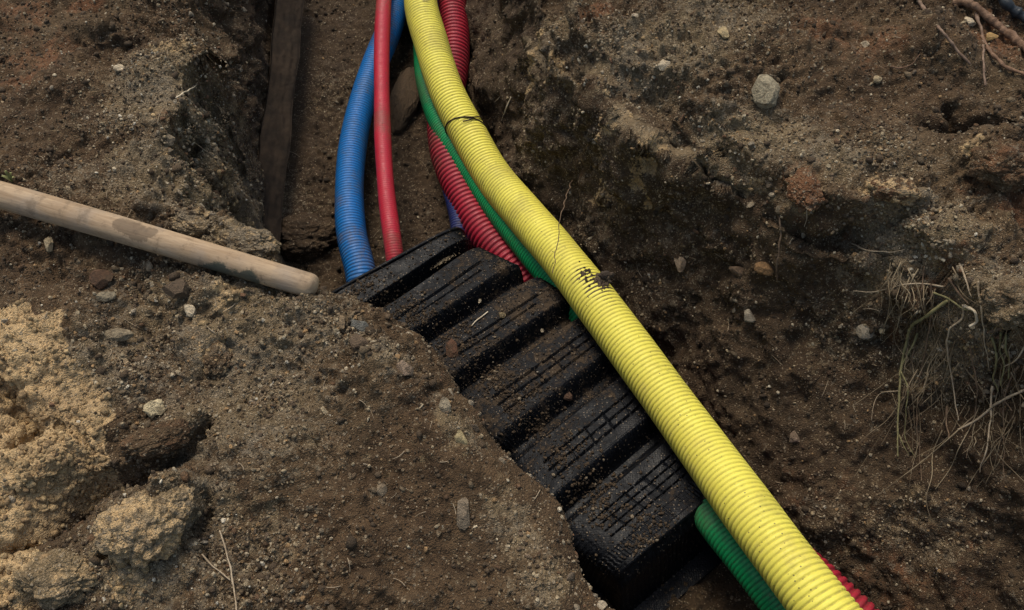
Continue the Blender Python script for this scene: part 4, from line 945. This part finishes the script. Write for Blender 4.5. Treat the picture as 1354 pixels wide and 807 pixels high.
# green sprig by the handle
sp = bpy.data.objects.new('grass_sprig', None); COL.objects.link(sp); g0 = hit(17, 241); sp.location = tuple(g0)
tag(sp, 'tiny yellow green grass sprig touching the handle at the left edge', 'grass sprig')
for k, (dx, dy, hh) in enumerate([(-.020, .004, .018), (-.008, .012, .028), (.004, .012, .022), (.012, .0, .018), (-.014, .016, .012)]):
    n = 9; t = np.linspace(0, 1, n); c = np.stack([dx * t, dy * t, hh * np.sin(t * 2.2)], -1); wd_ = .0028 * np.sin(np.pi * np.clip(t * .9 + .1, 0, 1)) + .0003
    d2 = np.array([-dy, dx, 0]); d2 /= np.linalg.norm(d2)
    Vv = np.concatenate([c + d2 * wd_[:, None], c - d2 * wd_[:, None], c + np.array([0, 0, .0006])]); f = [[i, i + 1, n * 2 + i + 1, n * 2 + i] for i in range(n - 1)] + [[n * 2 + i, n * 2 + i + 1, n + i + 1, n + i] for i in range(n - 1)]
    mesh_obj('blade', Vv, np.array(f), M_GRASS, parent=sp)

# ------------------------------------------------------------------ wire tie round the yellow pipe
tie = bpy.data.objects.new('wire_tie', None); COL.objects.link(tie)
dist_c = [np.linalg.norm(q - P(617, 172, -.60)) for q in YC]; kc = int(np.argmin(dist_c)); cc = YC[kc]; tie.location = tuple(cc)
Tt, Nn, Bb = frames(YC[max(0, kc - 5):kc + 6]); t_, n_v, b_v = Tt[5], Nn[5], Bb[5]
a = np.linspace(0, 2 * np.pi, 60)
lean = .030; SG = 1 if b_v[0] > 0 else -1
ring = np.array([n_v * math.cos(x) * .0605 + b_v * math.sin(x) * .0605 + t_ * lean * SG * math.sin(x) for x in a])
Vv, Ff = sweep(ring, np.full(60, .0022), 8); mesh_obj('loop', Vv, Ff, M_WIRE, parent=tie)
def ontie(x, tt, h): return n_v * math.cos(x) * (.0605 + h) + b_v * math.sin(x) * (.0605 + h) + t_ * tt
# which way is screen right along the ring?
sgn = 1 if b_v[0] > 0 else -1
for pts in ([ontie(sgn * -.10, -.003, .002), ontie(sgn * .30, .010, .005), ontie(sgn * .65, .006, .004), ontie(sgn * 1.15, -.008, .003)], [ontie(sgn * .30, .010, .002), ontie(sgn * .1, .018, .004), ontie(sgn * -.25, .016, .006)]):
    c, s = spline(pts, 24); Vv, Ff = sweep(c, np.full(24, .0022), 8); mesh_obj('twisted_end', Vv, Ff, M_WIRE, parent=tie)
tag(tie, 'thin dark wire tie knotted round the yellow pipe near its bend', 'wire tie')
# mud stuck on the yellow pipe
def on_pipe(px, py, lift=0.):
    d = ray(px, py); d = d / np.linalg.norm(d); t = np.arange(1.2, 3.6, .002); pts = CAMP[None] + t[:, None] * d[None]
    dm = np.sqrt(((pts[:, None] - YC[None, ::12]) ** 2).sum(-1)).min(1); k = int(np.argmax(dm < .0585)); return pts[k] - d * lift
cen = [on_pipe(791 + rng.normal(0, 6), 371 + rng.normal(0, 4)) for _ in range(60)] + [on_pipe(772 + rng.normal(0, 8), 362 + rng.normal(0, 6)) for _ in range(24)]
cen += [on_pipe(799 + rng.normal(0, 3.5), 374 + rng.normal(0, 4.5), .002) for _ in range(40)]
cen = np.array(cen); o = scatter('mud_clump', cen, .0026 + .0062 * rng.power(.5, len(cen)), palette(len(cen), [(.09,.06,.035), (.14,.095,.055), (.055,.037,.024)], [2, 1.5, 1.5]), ICO1, jag=.2, smooth=True)
tag(o, 'dark mud stuck in the grooves of the yellow pipe', 'mud', kind='stuff')

# ------------------------------------------------------------------ light
wd = bpy.data.worlds.new('World'); scene.world = wd; wd.use_nodes = True
nt = wd.node_tree; sky = nt.nodes.new('ShaderNodeTexSky'); sky.sky_type = 'NISHITA'; sky.sun_disc = False
EL, RO = math.radians(60), math.radians(-20)      # RO: compass turn of the sun from +y towards +x
sky.sun_elevation = EL; sky.sun_rotation = RO; sky.air_density = 1.6; sky.dust_density = 4.0; sky.ozone_density = .6
bg = nt.nodes['Background']; bg.inputs['Strength'].default_value = .108; nt.links.new(sky.outputs[0], bg.inputs[0])
sun = bpy.data.lights.new('sun', 'SUN'); sun.energy = 1.95; sun.angle = math.radians(24); sun.color = (1, .925, .80)
so = bpy.data.objects.new('sun', sun); COL.objects.link(so)
from mathutils import Vector
sd3 = Vector((math.sin(RO) * math.cos(EL), math.cos(RO) * math.cos(EL), math.sin(EL)))
so.rotation_euler = sd3.to_track_quat('Z', 'Y').to_euler(); so.location = (0, 0, 6)
scene.view_settings.view_transform = 'Standard'; scene.view_settings.look = 'None'; scene.view_settings.gamma = 1
scene.view_settings.use_curve_mapping = False; scene.view_settings.exposure = 0.33
scene.render.engine = 'CYCLES'
scene.cycles.max_bounces = 6; scene.cycles.diffuse_bounces = 3
scene.cycles.use_denoising = True
print('done', time.time() - T0)
